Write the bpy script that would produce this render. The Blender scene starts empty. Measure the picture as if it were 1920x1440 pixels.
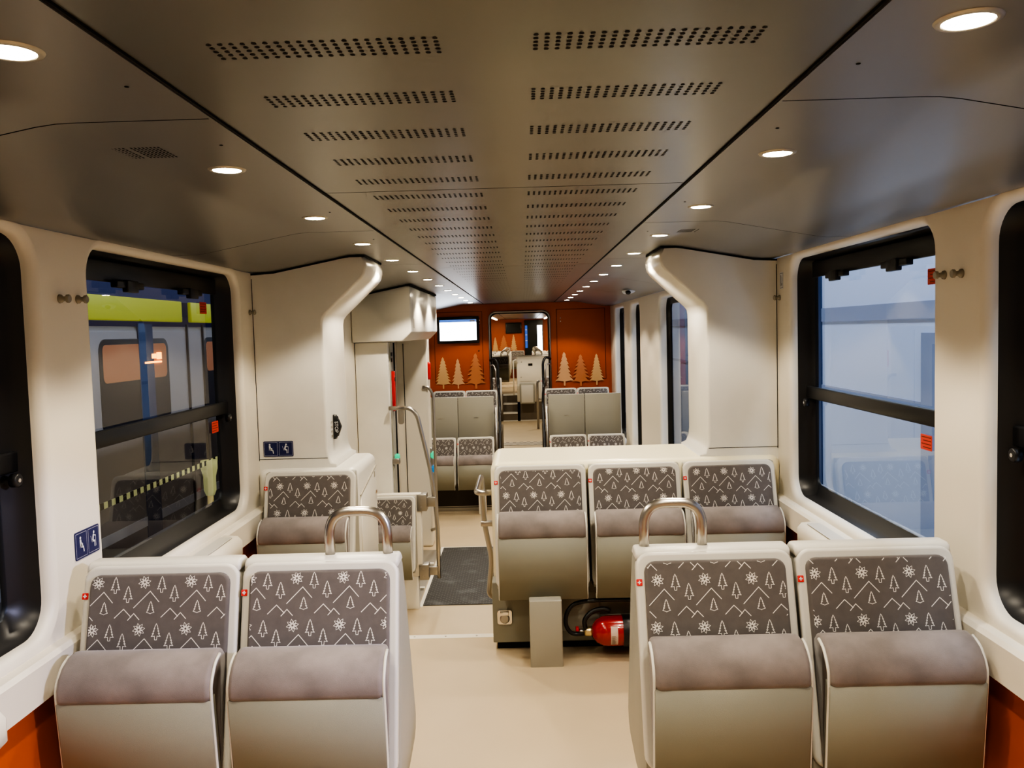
import bpy, bmesh, math, random
from mathutils import Vector, Matrix
random.seed(4)
PI = math.pi
C = bpy.context.scene.collection

# ------------------------------------------------------------------ materials
def mat(name, col, rough=.5, metal=0., bump=0., bscale=200., noise=0., nscale=8., emit=None, estr=1., spec=.5, coat=0., sheen=0.):
    m = bpy.data.materials.new(name); m.use_nodes = True
    nt = m.node_tree; p = nt.nodes['Principled BSDF']
    p.inputs['Base Color'].default_value = (*col, 1)
    p.inputs['Roughness'].default_value = rough
    p.inputs['Metallic'].default_value = metal
    p.inputs['Specular IOR Level'].default_value = spec
    if coat: p.inputs['Coat Weight'].default_value = coat
    if sheen:
        p.inputs['Sheen Weight'].default_value = sheen
        p.inputs['Sheen Roughness'].default_value = .4
    tc = nt.nodes.new('ShaderNodeTexCoord')
    if noise:
        n = nt.nodes.new('ShaderNodeTexNoise'); n.inputs['Scale'].default_value = nscale; n.inputs['Detail'].default_value = 4
        nt.links.new(tc.outputs['Object'], n.inputs['Vector'])
        r = nt.nodes.new('ShaderNodeMapRange'); r.inputs[1].default_value = .3; r.inputs[2].default_value = .7
        r.inputs[3].default_value = 1 - noise; r.inputs[4].default_value = 1 + noise
        nt.links.new(n.outputs['Fac'], r.inputs[0])
        h = nt.nodes.new('ShaderNodeHueSaturation'); h.inputs['Color'].default_value = (*col, 1)
        nt.links.new(r.outputs[0], h.inputs['Value']); nt.links.new(h.outputs[0], p.inputs['Base Color'])
    if bump:
        n = nt.nodes.new('ShaderNodeTexNoise'); n.inputs['Scale'].default_value = bscale
        nt.links.new(tc.outputs['Object'], n.inputs['Vector'])
        b = nt.nodes.new('ShaderNodeBump'); b.inputs['Strength'].default_value = bump; b.inputs['Distance'].default_value = .001
        nt.links.new(n.outputs['Fac'], b.inputs['Height']); nt.links.new(b.outputs[0], p.inputs['Normal'])
    if emit:
        p.inputs['Emission Color'].default_value = (*emit, 1); p.inputs['Emission Strength'].default_value = estr
    return m

def glass_mat(name, tint=(.86, .9, .95), ior=1.55, boost=.0):
    m = bpy.data.materials.new(name); m.use_nodes = True
    nt = m.node_tree; nt.nodes.clear()
    o = nt.nodes.new('ShaderNodeOutputMaterial'); mx = nt.nodes.new('ShaderNodeMixShader')
    t = nt.nodes.new('ShaderNodeBsdfTransparent'); t.inputs[0].default_value = (*tint, 1)
    g = nt.nodes.new('ShaderNodeBsdfGlossy'); g.inputs['Roughness'].default_value = .01
    f = nt.nodes.new('ShaderNodeLayerWeight'); f.inputs['Blend'].default_value = .5
    q = nt.nodes.new('ShaderNodeMath'); q.operation = 'POWER'; q.inputs[1].default_value = 5.
    a = nt.nodes.new('ShaderNodeMath'); a.operation = 'MULTIPLY_ADD'; a.inputs[1].default_value = 1.1; a.inputs[2].default_value = .06 + boost; a.use_clamp = True
    nt.links.new(f.outputs['Facing'], q.inputs[0]); nt.links.new(q.outputs[0], a.inputs[0]); nt.links.new(a.outputs[0], mx.inputs[0])
    nt.links.new(t.outputs[0], mx.inputs[1]); nt.links.new(g.outputs[0], mx.inputs[2]); nt.links.new(mx.outputs[0], o.inputs[0])
    return m

M = dict(
    cream=mat('cream_lining', (.78, .73, .63), .42, bump=.12, bscale=350),
    cream_gloss=mat('cream_gloss', (.82, .77, .66), .3),
    cream_warm=mat('cream_warm', (.86, .80, .60), .32),
    white=mat('white_lacquer', (.80, .78, .72), .28, noise=.02),
    ceil=mat('ceiling_paint', (.205, .2, .175), .3, .6, noise=.03, nscale=2),
    ceilside=mat('ceiling_side_paint', (.25, .247, .237), .32, .45, noise=.02, nscale=2),
    black=mat('black_rubber', (.012, .012, .013), .38),
    gap=mat('black_gap', (.008, .008, .008), .9),
    hole=mat('perforation_dark', (.012, .011, .01), .9),
    shell=mat('seat_shell_grey', (.36, .35, .30), .45, bump=.15, bscale=700),
    trimw=mat('seat_rim_light', (.66, .64, .58), .38),
    pan=mat('seat_underside_grey', (.25, .245, .20), .5, bump=.35, bscale=900),
    velour=mat('velour', (.225, .195, .188), .9, noise=.22, nscale=9, bump=.5, bscale=600, sheen=.35),
    fabric=mat('seat_fabric', (.148, .132, .126), .92, noise=.08, nscale=30, bump=.6, bscale=900, sheen=.25),
    thread=mat('white_thread', (.85, .82, .77), .8),
    red=mat('red_plastic', (.62, .02, .02), .35),
    redtag=mat('red_tag', (.7, .03, .03), .6),
    floor=mat('floor_vinyl', (.56, .455, .31), .42, noise=.03, nscale=3, bump=.1, bscale=500),
    nosing=mat('step_nosing', (.85, .82, .74), .4),
    steel=mat('brushed_steel', (.48, .455, .42), .3, 1., bump=.05, bscale=900),
    steeldk=mat('dull_steel', (.42, .40, .37), .4, 1.),
    orange=mat('orange_panel', (.50, .10, .025), .38, noise=.04, nscale=4),
    orangedk=mat('orange_line', (.12, .02, .008), .6),
    brown=mat('brown_panel', (.15, .122, .09), .6),
    browndk=mat('dark_brown_panel', (.045, .036, .027), .6),
    tree1=mat('tree_print_cream', (.80, .47, .25), .5),
    tree2=mat('tree_print_sand', (.78, .50, .24), .5),
    tree3=mat('salmon_tree_and_reflection', (.64, .24, .10), .5),
    screen=mat('screen_white', (.8, .85, .9), .3, emit=(.85, .93, 1.), estr=5.),
    screenbar=mat('screen_bar', (.1, .2, .5), .3, emit=(.06, .14, .42), estr=1.),
    screenoff=mat('screen_off', (.012, .014, .013), .25),
    lens=mat('lamp_lens', (1, .9, .75), .3, emit=(1., .86, .62), estr=45.),
    strip=mat('strip_lens', (1, .9, .75), .3, emit=(1., .82, .55), estr=8.),
    ring=mat('lamp_ring', (.5, .47, .4), .35, .6),
    blue=mat('sign_blue', (.012, .018, .10), .4),
    signw=mat('sign_white', (.75, .76, .78), .5),
    hook=mat('hook_clear', (.30, .27, .21), .25),
    ext_red=mat('extinguisher_red', (.36, .012, .012), .2, coat=.5),
    brass=mat('brass', (.75, .62, .36), .3, 1.),
    label=mat('paper_label', (.62, .50, .44), .6),
    green=mat('green_button', (.0, .25, .12), .3, emit=(0, .5, .25), estr=.7),
    cyan=mat('blue_button', (.0, .10, .25), .3, emit=(0, .15, .35), estr=.6),
    chrome=mat('chrome', (.75, .72, .67), .12, 1.),
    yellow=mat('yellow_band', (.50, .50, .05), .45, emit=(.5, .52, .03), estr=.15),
    trainbody=mat('train_body_grey', (.34, .30, .27), .45),
    traindark=mat('train_dark', (.02, .02, .03), .3),
    trainblue=mat('train_blue', (.02, .05, .13), .4),
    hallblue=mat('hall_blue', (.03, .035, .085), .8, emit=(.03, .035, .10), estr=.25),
    ground=mat('hall_ground', (.10, .12, .17), .6, noise=.1),
    amber=mat('amber_display', (.5, .2, .0), .4, emit=(1., .35, .02), estr=4),
    trainwhite=mat('train_white', (.62, .68, .80), .35),
    trainstripe=mat('train_stripe', (.30, .35, .47), .4),
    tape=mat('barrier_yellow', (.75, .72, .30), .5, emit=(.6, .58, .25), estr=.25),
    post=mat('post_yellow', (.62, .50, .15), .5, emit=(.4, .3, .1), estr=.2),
    sticker=mat('red_sticker', (.62, .06, .04), .5),
    bright=mat('bright_outside', (.8, .85, .95), .5, emit=(.85, .92, 1.), estr=5),
    bluestripe=mat('blue_glass_stripe', (.02, .06, .25), .3, emit=(.04, .12, .5), estr=.6),
    glass=glass_mat('window_glass', (.82, .87, .93), 1.5, .03),
    glassdk=glass_mat('tinted_glass', (.5, .55, .6), 1.5, .03),
)

# entrance mat: procedural grid
def mat_grid():
    m = mat('rubber_mat', (.02, .02, .022), .55); nt = m.node_tree; p = nt.nodes['Principled BSDF']
    tc = nt.nodes.new('ShaderNodeTexCoord'); b = nt.nodes.new('ShaderNodeTexBrick')
    b.inputs['Scale'].default_value = 1.; b.inputs['Brick Width'].default_value = .05; b.inputs['Row Height'].default_value = .03
    b.inputs['Mortar Size'].default_value = .0035; b.inputs['Color1'].default_value = (.012, .012, .014, 1)
    b.inputs['Color2'].default_value = (.02, .02, .022, 1); b.inputs['Mortar'].default_value = (.075, .072, .07, 1)
    n = nt.nodes.new('ShaderNodeTexNoise'); n.inputs['Scale'].default_value = 5; n.inputs['Detail'].default_value = 6
    r = nt.nodes.new('ShaderNodeMapRange'); r.inputs[1].default_value = .55; r.inputs[2].default_value = .75; r.inputs[4].default_value = .25
    mx = nt.nodes.new('ShaderNodeMix'); mx.data_type = 'RGBA'; mx.inputs['B'].default_value = (.3, .32, .35, 1)
    L = nt.links.new
    L(tc.outputs['Object'], b.inputs['Vector']); L(tc.outputs['Object'], n.inputs['Vector']); L(n.outputs['Fac'], r.inputs[0])
    L(r.outputs[0], mx.inputs['Factor']); L(b.outputs['Color'], mx.inputs['A']); L(mx.outputs['Result'], p.inputs['Base Color'])
    return m
M['mat'] = mat_grid()
def mat_check():
    m = mat('checker_plate', (.2, .2, .2), .5); nt = m.node_tree; p = nt.nodes['Principled BSDF']
    tc = nt.nodes.new('ShaderNodeTexCoord'); b = nt.nodes.new('ShaderNodeTexChecker'); b.inputs['Scale'].default_value = 14
    b.inputs['Color1'].default_value = (.05, .045, .04, 1); b.inputs['Color2'].default_value = (.62, .55, .45, 1)
    nt.links.new(tc.outputs['Object'], b.inputs['Vector']); nt.links.new(b.outputs['Color'], p.inputs['Base Color'])
    return m
M['check'] = mat_check()

# ------------------------------------------------------------------ builders
class MB:
    """collects shapes into one mesh object; every shape takes a material key"""
    def __init__(self): self.bm = bmesh.new(); self.mats = []
    def mi(self, k):
        if k not in self.mats: self.mats.append(k)
        return self.mats.index(k)
    def face(self, pts, k, smooth=False):
        vs = [self.bm.verts.new(p) for p in pts]
        f = self.bm.faces.new(vs); f.material_index = self.mi(k); f.smooth = smooth; return f
    def loops(self, loops, k, close=True, smooth=True, cap0=False, cap1=False):
        V = [[self.bm.verts.new(p) for p in l] for l in loops]; i = self.mi(k); n = len(V[0])
        for a, b in zip(V, V[1:]):
            for j in range(n if close else n - 1):
                f = self.bm.faces.new((a[j], a[(j + 1) % n], b[(j + 1) % n], b[j])); f.material_index = i; f.smooth = smooth
        if cap0: f = self.bm.faces.new(V[0][::-1]); f.material_index = i
        if cap1: f = self.bm.faces.new(V[-1]); f.material_index = i
    def box(self, a, b, k, bev=0., seg=2):
        t = bmesh.new(); bmesh.ops.create_cube(t, size=1)
        for v in t.verts: v.co = Vector([(a[i] + b[i]) / 2 + v.co[i] * (b[i] - a[i]) for i in range(3)])
        if bev: bmesh.ops.bevel(t, geom=t.edges[:], offset=bev, segments=seg, profile=.5, affect='EDGES')
        self.merge(t, k, bev > 0)
    def merge(self, t, k, smooth=False):
        i = self.mi(k); mp = {v: self.bm.verts.new(v.co) for v in t.verts}
        for f in t.faces:
            g = self.bm.faces.new([mp[v] for v in f.verts]); g.material_index = i; g.smooth = smooth
        t.free()
    def prism(self, prof, axis, c0, c1, k, bev=0., seg=2, smooth=False):
        """profile in the two other axes, extruded along axis ('x','y','z')"""
        def P(p, c):
            return {'x': (c, p[0], p[1]), 'y': (p[0], c, p[1]), 'z': (p[0], p[1], c)}[axis]
        t = bmesh.new()
        A = [t.verts.new(P(p, c0)) for p in prof]; B = [t.verts.new(P(p, c1)) for p in prof]; n = len(prof)
        fa = t.faces.new(A[::-1]); fb = t.faces.new(B)
        for j in range(n): t.faces.new((A[j], A[(j + 1) % n], B[(j + 1) % n], B[j]))
        if bev:
            ed = [e for e in t.edges if (e in fa.edges[:] or e in fb.edges[:])]
            bmesh.ops.bevel(t, geom=ed, offset=bev, segments=seg, profile=.5, affect='EDGES')
        bmesh.ops.recalc_face_normals(t, faces=t.faces[:])
        self.merge(t, k, smooth or bev > 0)
    def slab(self, w, h, r, t, bev, k, O=(0, 0, 0), ux=(1, 0, 0), uy=(0, 0, 1), n=(0, -1, 0), back=True, seg=5):
        """rounded rectangle w x h centred at O in the plane ux,uy, thickness t along n with a rounded front rim"""
        O, ux, uy, n = map(Vector, (O, ux, uy, n))
        def ring(ins, d): return [O + ux * a + uy * b + n * d for a, b in rrect(w - 2 * ins, h - 2 * ins, max(r - ins, .0005), seg)]
        L = [ring(0, 0), ring(0, t - bev)]
        for s in (.25, .5, .75, 1.): L.append(ring(bev * (1 - math.cos(s * PI / 2)), t - bev + bev * math.sin(s * PI / 2)))
        self.loops(L, k, cap0=back, cap1=True)
    def tube(self, path, r, k, seg=12, fil=0., cap=True, fs=6):
        if fil: path = fillet(path, fil, fs)
        P = [Vector(p) for p in path]; L = []
        d0 = (P[1] - P[0]).normalized(); up = Vector((0, 0, 1)) if abs(d0.z) < .9 else Vector((1, 0, 0))
        s = d0.cross(up).normalized()
        for i, p in enumerate(P):
            d = (P[min(i + 1, len(P) - 1)] - P[max(i - 1, 0)]).normalized()
            s = (s - d * s.dot(d)).normalized(); u = d.cross(s)
            L.append([p + s * (r * math.cos(2 * PI * j / seg)) + u * (r * math.sin(2 * PI * j / seg)) for j in range(seg)])
        self.loops(L, k, cap0=cap, cap1=cap)
    def lathe(self, prof, O, ax, k, seg=20, cap0=True, cap1=True):
        """prof: (distance along ax, radius)"""
        O = Vector(O); ax = Vector(ax).normalized(); up = Vector((0, 0, 1)) if abs(ax.z) < .9 else Vector((1, 0, 0))
        s = ax.cross(up).normalized(); u = ax.cross(s)
        self.loops([[O + ax * d + s * (q * math.cos(2 * PI * j / seg)) + u * (q * math.sin(2 * PI * j / seg)) for j in range(seg)] for d, q in prof], k, cap0=cap0, cap1=cap1)
    def build(self, name, parent=None, loc=None, recalc=True):
        if recalc: bmesh.ops.recalc_face_normals(self.bm, faces=self.bm.faces[:])
        me = bpy.data.meshes.new(name); self.bm.to_mesh(me); self.bm.free()
        for k in self.mats: me.materials.append(M[k])
        o = bpy.data.objects.new(name, me); C.objects.link(o)
        if parent is not None: o.parent = parent
        if loc: o.location = loc
        return o

def rrect(w, h, r, n=5):
    pts = []
    for cx, cy, a0 in ((w / 2 - r, h / 2 - r, 0), (-w / 2 + r, h / 2 - r, 90), (-w / 2 + r, -h / 2 + r, 180), (w / 2 - r, -h / 2 + r, 270)):
        for i in range(n + 1):
            a = math.radians(a0 + 90 * i / n); pts.append((cx + r * math.cos(a), cy + r * math.sin(a)))
    return pts
def fillet(path, r, n=6):
    P = [Vector(p) for p in path]; out = [P[0]]
    for i in range(1, len(P) - 1):
        a, b, c = P[i - 1], P[i], P[i + 1]; d1 = (a - b); d2 = (c - b)
        q = min(r, d1.length * .49, d2.length * .49); p1 = b + d1.normalized() * q; p2 = b + d2.normalized() * q
        for k in range(n + 1):
            t = k / n; out.append(p1 * (1 - t) ** 2 + b * 2 * t * (1 - t) + p2 * t * t)
    out.append(P[-1]); return out
def tag(o, label=None, cat=None, group=None, kind=None):
    if label: o['label'] = label
    if cat: o['category'] = cat
    if group: o['group'] = group
    if kind: o['kind'] = kind
    return o
def empty(name, loc=(0, 0, 0), rz=0):
    o = bpy.data.objects.new(name, None); C.objects.link(o); o.location = loc; o.rotation_euler = (0, 0, rz); o.empty_display_size = .1
    return o
def struct(o, label=None, cat=None): o['kind'] = 'structure'; return tag(o, label, cat)
def copy_tree(o, parent=None):
    c = o.copy(); C.objects.link(c); c.parent = parent
    for ch in [x for x in bpy.data.objects if x.parent == o]: copy_tree(ch, c)
    return c
def text_mesh(txt, size, k, name, parent, mtx, ext=.0006):
    cu = bpy.data.curves.new(name, 'FONT'); cu.body = txt; cu.size = size; cu.extrude = ext; cu.align_x = 'CENTER'; cu.align_y = 'CENTER'
    t = bpy.data.objects.new(name, cu); C.objects.link(t)
    dg = bpy.context.evaluated_depsgraph_get(); me = bpy.data.meshes.new_from_object(t.evaluated_get(dg))
    bpy.data.objects.remove(t); me.materials.clear(); me.materials.append(M[k]); me.transform(mtx)
    o = bpy.data.objects.new(name, me); C.objects.link(o)
    if parent is not None: o.parent = parent
    return o

XW = 1.37          # inner face of the side walls
ZC = 2.07          # flat ceiling height
ZL = -.65          # low floor
YB = 12.8          # bulkhead

# ------------------------------------------------------------------ floor
m = MB(); m.box((-1.45, -1.3, -.05), (1.45, 4.52, 0), 'floor'); m.box((-.86, 4.5, -.05), (-.14, 4.555, .002), 'nosing')
for i in range(4): m.lathe([(0, .006), (.001, .005)], (-.76 + i * .17, 4.528, .002), (0, 0, 1), 'steeldk', 8)
struct(m.build('floor'))
m = MB()
for i, (y0, y1, z) in enumerate(((4.55, 4.83, -.2167), (4.83, 5.11, -.4333))):
    m.box((-.86, y0, ZL), (-.14, y1, z), 'floor'); m.box((-.86, y1 - .03, z), (-.14, y1, z + .002), 'nosing')
m.box((-.86, 4.50, ZL), (-.14, 4.548, -.05), 'brown')
tag(m.build('stair'), 'beige steps leading down from the front floor edge to the low entrance floor', 'stairs')
m = MB(); m.box((-1.45, 5.0, ZL - .05), (1.45, 21.7, ZL), 'floor')
m.box((-.86, 8.96, ZL), (1.30, 9.0, ZL + .003), 'nosing'); m.box((-.89, 7.02, ZL), (-.86, 9.0, ZL + .004), 'nosing')
m.box((-1.2, 7.15, ZL), (-.9, 8.9, ZL + .003), 'steeldk'); m.box((-1.22, 7.5, ZL + .003), (-.9, 7.54, ZL + .02), 'nosing'); m.box((-1.22, 8.3, ZL + .003), (-.9, 8.34, ZL + .02), 'nosing')
struct(m.build('floor'))
m = MB(); m.box((-.86, 7.05, ZL + .001), (1.30, 8.96, ZL + .008), 'mat')
tag(m.build('entrance_mat'), 'black ribbed rubber mat on the low floor beside the entrance door', 'mat')
m = MB(); m.box((-.40, 17.0, ZL + .001), (.40, 17.5, ZL + .006), 'check')
tag(m.build('threshold_plate'), 'dark and light chequered plate across the aisle beyond the orange partition', 'floor plate')

# ------------------------------------------------------------------ walls with windows
ZT = 1.99
def wall_bay(m, s, y0, y1, z0, z1, hole, k='cream', deep=.03):
    """wall panel at x=s*XW with a rounded window opening; hole=(ya,yb,za,zb,r)"""
    if hole is None:
        m.face([(s * XW, y0, z0), (s * XW, y1, z0), (s * XW, y1, z1), (s * XW, y0, z1)], k); return
    ya, yb, za, zb, r = hole; cy, cz = (ya + yb) / 2, (za + zb) / 2; n = 8
    R = .03
    def ring(off, x): return [(s * x, cy + a, cz + b) for a, b in rrect(yb - ya + 2 * off, zb - za + 2 * off, r + off, n)]
    inner = ring(R, XW); outer = []
    for q in range(4):
        yo = (y1 if q in (0, 3) else y0); zo = (z1 if q in (0, 1) else z0)
        arc = inner[q * (n + 1):(q + 1) * (n + 1)]
        first, last = arc[0], arc[-1]
        A = (s * XW, yo, first[2]) if q in (0, 2) else (s * XW, first[1], zo)
        B = (s * XW, last[1], zo) if q in (0, 2) else (s * XW, yo, last[2])
        K = (s * XW, yo, zo)
        for i in range(n + 1):
            t = i / n * 2
            if t <= 1: p = [A[j] + (K[j] - A[j]) * t for j in range(3)]
            else: p = [K[j] + (B[j] - K[j]) * (t - 1) for j in range(3)]
            outer.append(tuple(p))
    m.loops([outer, inner], k, smooth=False)
    L = []
    for t in (0, .2, .4, .6, .8, 1): L.append(ring(R * (1 - math.sin(t * PI / 2)), XW + R * (1 - math.cos(t * PI / 2))))
    L.append(ring(0, XW + R + deep)); m.loops(L, k)

def window(n, s, ya, yb, za, zb, r, bar=1.31, hinges=True, glass='glass', xd=0.):
    w = empty('window_%d' % n, (s * (XW + .06), (ya + yb) / 2, za)); struct(w)
    cy, cz = (ya + yb) / 2, (za + zb) / 2; ox, oy, oz = w.location
    xa, xb, xg = XW + .035 + xd, XW + .10, XW + .105
    def ring(off, x, ov=0): return [(s * x - ox, cy + a - oy, cz + b - oz) for a, b in rrect(yb - ya + 2 * off, zb - za + 2 * off, max(r + off, .03), 8)]
    f = MB(); f.loops([ring(.002, xa), ring(-.001, xa + .004), ring(-.006, xb), ring(-.055, xb + .004), ring(-.06, xb + .02)], 'black')
    if hinges: f.box((s * (xb - .004) - ox - .006, ya + .06 - oy, zb - .095 - oz), (s * (xb - .004) - ox + .006, yb - .06 - oy, zb - .02 - oz), 'black', .003)
    f.build('window_frame', w)
    if bar:
        b = MB(); b.box((s * (xb - .015) - ox - .012, ya + .01 - oy, bar - .03 - oz), (s * (xb - .015) - ox + .012, yb - .01 - oy, bar + .03 - oz), 'black', .006)
        b.build('crossbar', w)
        for yy in (yb - .05,):
            k = MB(); k.lathe([(0, .02), (.02, .02), (.022, .016)], (s * (xb - .028) - ox, yy - oy, bar - .05 - oz), (-s, 0, 0), 'black', 14)
            k.lathe([(.022, .007), (.024, .006)], (s * (xb - .028) - ox, yy - oy, bar - .05 - oz), (-s, 0, 0), 'chrome', 8); k.build('lock', w)
    if hinges:
        for yy in (ya + .42, ya + 1.02):
            h = MB(); h.box((s * (xb - .03) - ox - .014, yy - .11 - oy, zb - .115 - oz), (s * (xb - .03) - ox + .014, yy + .11 - oy, zb - .09 - oz), 'black', .004)
            h.box((s * (xb - .04) - ox - .012, yy - .045 - oy, zb - .13 - oz), (s * (xb - .04) - ox + .012, yy + .045 - oy, zb - .085 - oz), 'black', .004); h.build('hinge', w)
    g = MB(); g.face([(s * xg - ox, ya + .03 - oy, za + .03 - oz), (s * xg - ox, yb - .03 - oy, za + .03 - oz), (s * xg - ox, yb - .03 - oy, zb - .03 - oz), (s * xg - ox, ya + .03 - oy, zb - .03 - oz)], glass)
    g.build('pane', w)
    return w

HOLES = [(-.78, .68), (1.0, 2.46), (2.78, 4.24)]
LOWL = [(5.55, 6.7), (9.65, 10.5), (11.1, 12.25)]
LOWR = [(5.6, 8.3), (9.65, 10.5), (11.1, 12.25)]
NEXT = [(15.2, 17.4), (18.2, 20.6), (22.4, 24.6), (25.4, 27.6)]
for s, nm in ((-1, 'left'), (1, 'right')):
    m = MB()
    edges = [-1.3, .84, 2.62, 4.46]
    for (a, b), h in zip(zip(edges, edges[1:]), HOLES):
        wall_bay(m, s, a, b, .765, ZT, (h[0], h[1], .745 + .035, 1.965, .11) if False else (h[0], h[1], .80, 1.965, .10))
    # moulded band below the windows, then the orange dado
    m.prism([(s * XW, .766), (s * (XW - .03), .764), (s * (XW - .042), .752), (s * (XW - .042), .648), (s * (XW - .03), .64), (s * (XW + .05), .64), (s * (XW + .05), .766)], 'y', -1.3, 4.46, 'cream', 0)
    m.box((min(s * (XW - .002), s * (XW + .06)), -1.3, 0), (max(s * (XW - .002), s * (XW + .06)), 4.46, .642), 'orange')
    m.box((min(s * (XW - .03), s * (XW + .02)), -1.3, 0), (max(s * (XW - .03), s * (XW + .02)), 4.46, .08), 'brown', .004)
    # low floor section
    lows = LOWL if s < 0 else LOWR
    ed = [4.46]
    for a, b in zip(lows, lows[1:]): ed.append((a[1] + b[0]) / 2)
    ed.append(YB)
    for (a, b), h in zip(zip(ed, ed[1:]), lows): wall_bay(m, s, a, b, ZL, ZT, (h[0], h[1], .12, 1.93, .12), deep=.045)
    ed = [YB + .05, 17.8, 21.7, 25.0, 30.0]
    for (a, b), h in zip(zip(ed, ed[1:]), NEXT): wall_bay(m, s, a, b, ZL if a < 21 else 0, ZT + .03, (h[0], h[1], .25 if a < 21 else .9, 1.9, .1))
    struct(m.build('wall_' + nm, recalc=False))
    n0 = 1 if s < 0 else 11
    for i, h in enumerate(HOLES): window(n0 + i, s, h[0], h[1], .80, 1.965, .10)
    for i, h in enumerate(lows): window(n0 + 3 + i, s, h[0], h[1], .12, 1.93, .12, bar=None, hinges=False, xd=.04)
    for i, h in enumerate(NEXT): window(n0 + 6 + i, s, h[0], h[1], .25 if h[0] < 21 else .9, 1.9, .1, bar=None, hinges=False, glass='glassdk')
m = MB(); m.box((-1.45, -1.34, -.05), (1.45, -1.3, 2.15), 'cream'); struct(m.build('wall_rear'))

# ledges under the windows
for s, nm in ((-1, 'left'), (1, 'right')):
    for ya, yb, which in ((2.86, 3.80, 'far'), (.95, 2.03, 'near')):
        e = empty('window_shelf', (s * (XW - .04), (ya + yb) / 2, .66)); ox, oy, oz = e.location
        m = MB(); x0, x1 = XW + .01, XW - .115
        prof = [(s * x0, .66), (s * (x1 + .02), .655), (s * x1, .675), (s * x1, .735), (s * (x1 + .02), .757), (s * x0, .765)]
        m.prism([(a - ox, b - oz) for a, b in prof], 'y', ya - oy, yb - oy, 'cream_gloss', .012, 3)
        o = m.build('shelf_body', e)
        m = MB(); m.slab(.07, yb - ya - .12, .012, .003, .001, 'trimw', (s * (XW - .055) - ox, 0, .761 - oz), (1, 0, 0), (0, 1, 0), (0, 0, 1)); m.build('tray_recess', e)
        tag(e, 'cream moulded shelf with shallow tray under the %s %s window' % ({'far': 'further', 'near': 'nearest'}[which], nm), 'shelf', 'moulded window shelves')

# ------------------------------------------------------------------ ceiling
YS0, YE = -1.3, YB
m = MB(); seams = [-1.3, -.4, 2.52, 5.5, 8.4, YB]
for a, b in zip(seams, seams[1:]):
    m.box((-.525, a + .003, ZC), (.525, b - .003, ZC + .02), 'ceil')
m.box((-.54, YS0, ZC + .021), (.54, YE, ZC + .04), 'gap')
y = 1.235 - 6 * .2725
while y < 12:
    for sx in (-1, 1):
        for c in range(21):
            for r in range(5):
                x = sx * (.072 + c * .0162) ; yy = y + r * .0155
                if any(abs(yy - q) < .008 for q in seams): continue
                if yy > 7.0 and (c % 2 or r % 2): continue
                m.face([(x + .0042 * math.cos(a * PI / 3), yy + .0048 * math.sin(a * PI / 3), ZC - .0006) for a in range(6)], 'hole')
    y += .2725
struct(m.build('ceiling', recalc=False))
LY = [(1.376 + i) * .895 for i in range(-2, 13)]
for s, nm in ((-1, 'left'), (1, 'right')):
    m = MB(); sm = [YS0, 1.64, 3.45, 5.15, 7.1, 9.2, YB]
    for a, b in zip(sm, sm[1:]):
        P = [(s * .537, ZC), (s * .80, ZC), (s * .84, ZC - .001), (s * .88, ZC - .006), (s * 1.22, 2.0), (s * 1.27, 1.993), (s * 1.42, 1.992)]
        Q = [(x, z + .015) for x, z in P[::-1]]
        prof = P + Q
        # built as strips for smooth shading
        rows = [[(x, yy, z) for x, z in P] for yy in (a + .0025, b - .0025)]
        m.loops(rows, 'ceilside', close=False)
        for yy in (a + .0025, b - .0025): m.face([(x, yy, z) for x, z in prof], 'gap')
    m.prism([(s * .535, ZC + .018), (s * .88, ZC + .016), (s * 1.25, 2.01), (s * 1.46, 2.005), (s * 1.46, 2.05), (s * .535, ZC + .06)], 'y', YS0, YE, 'gap')
    m.box((min(s * .526, s * .530), YS0, ZC - .004), (max(s * .526, s * .530), YE, ZC + .02), 'gap')
    m.box((min(s * .531, s * .537), YS0, ZC - .006), (max(s * .531, s * .537), YE, ZC + .01), 'ceilside')
    for yy in (1.42, 1.86, 2.9, 3.75): m.lathe([(0, .004), (.001, .003)], (s * .60, yy, ZC - .0005), (0, 0, -1), 'hole', 8)
    for c in range(14 if s < 0 else 10):
        for r in range(7): m.box((s * .74 + s * c * .0085, (1.86 if s < 0 else 3.72) + r * .016, ZC - .001), (s * .74 + s * c * .0085 + .003, (1.86 if s < 0 else 3.72) + r * .016 + .009, ZC - .0003), 'gap') if c != 8 else None
    struct(m.build('ceiling_' + nm, recalc=False))

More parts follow.
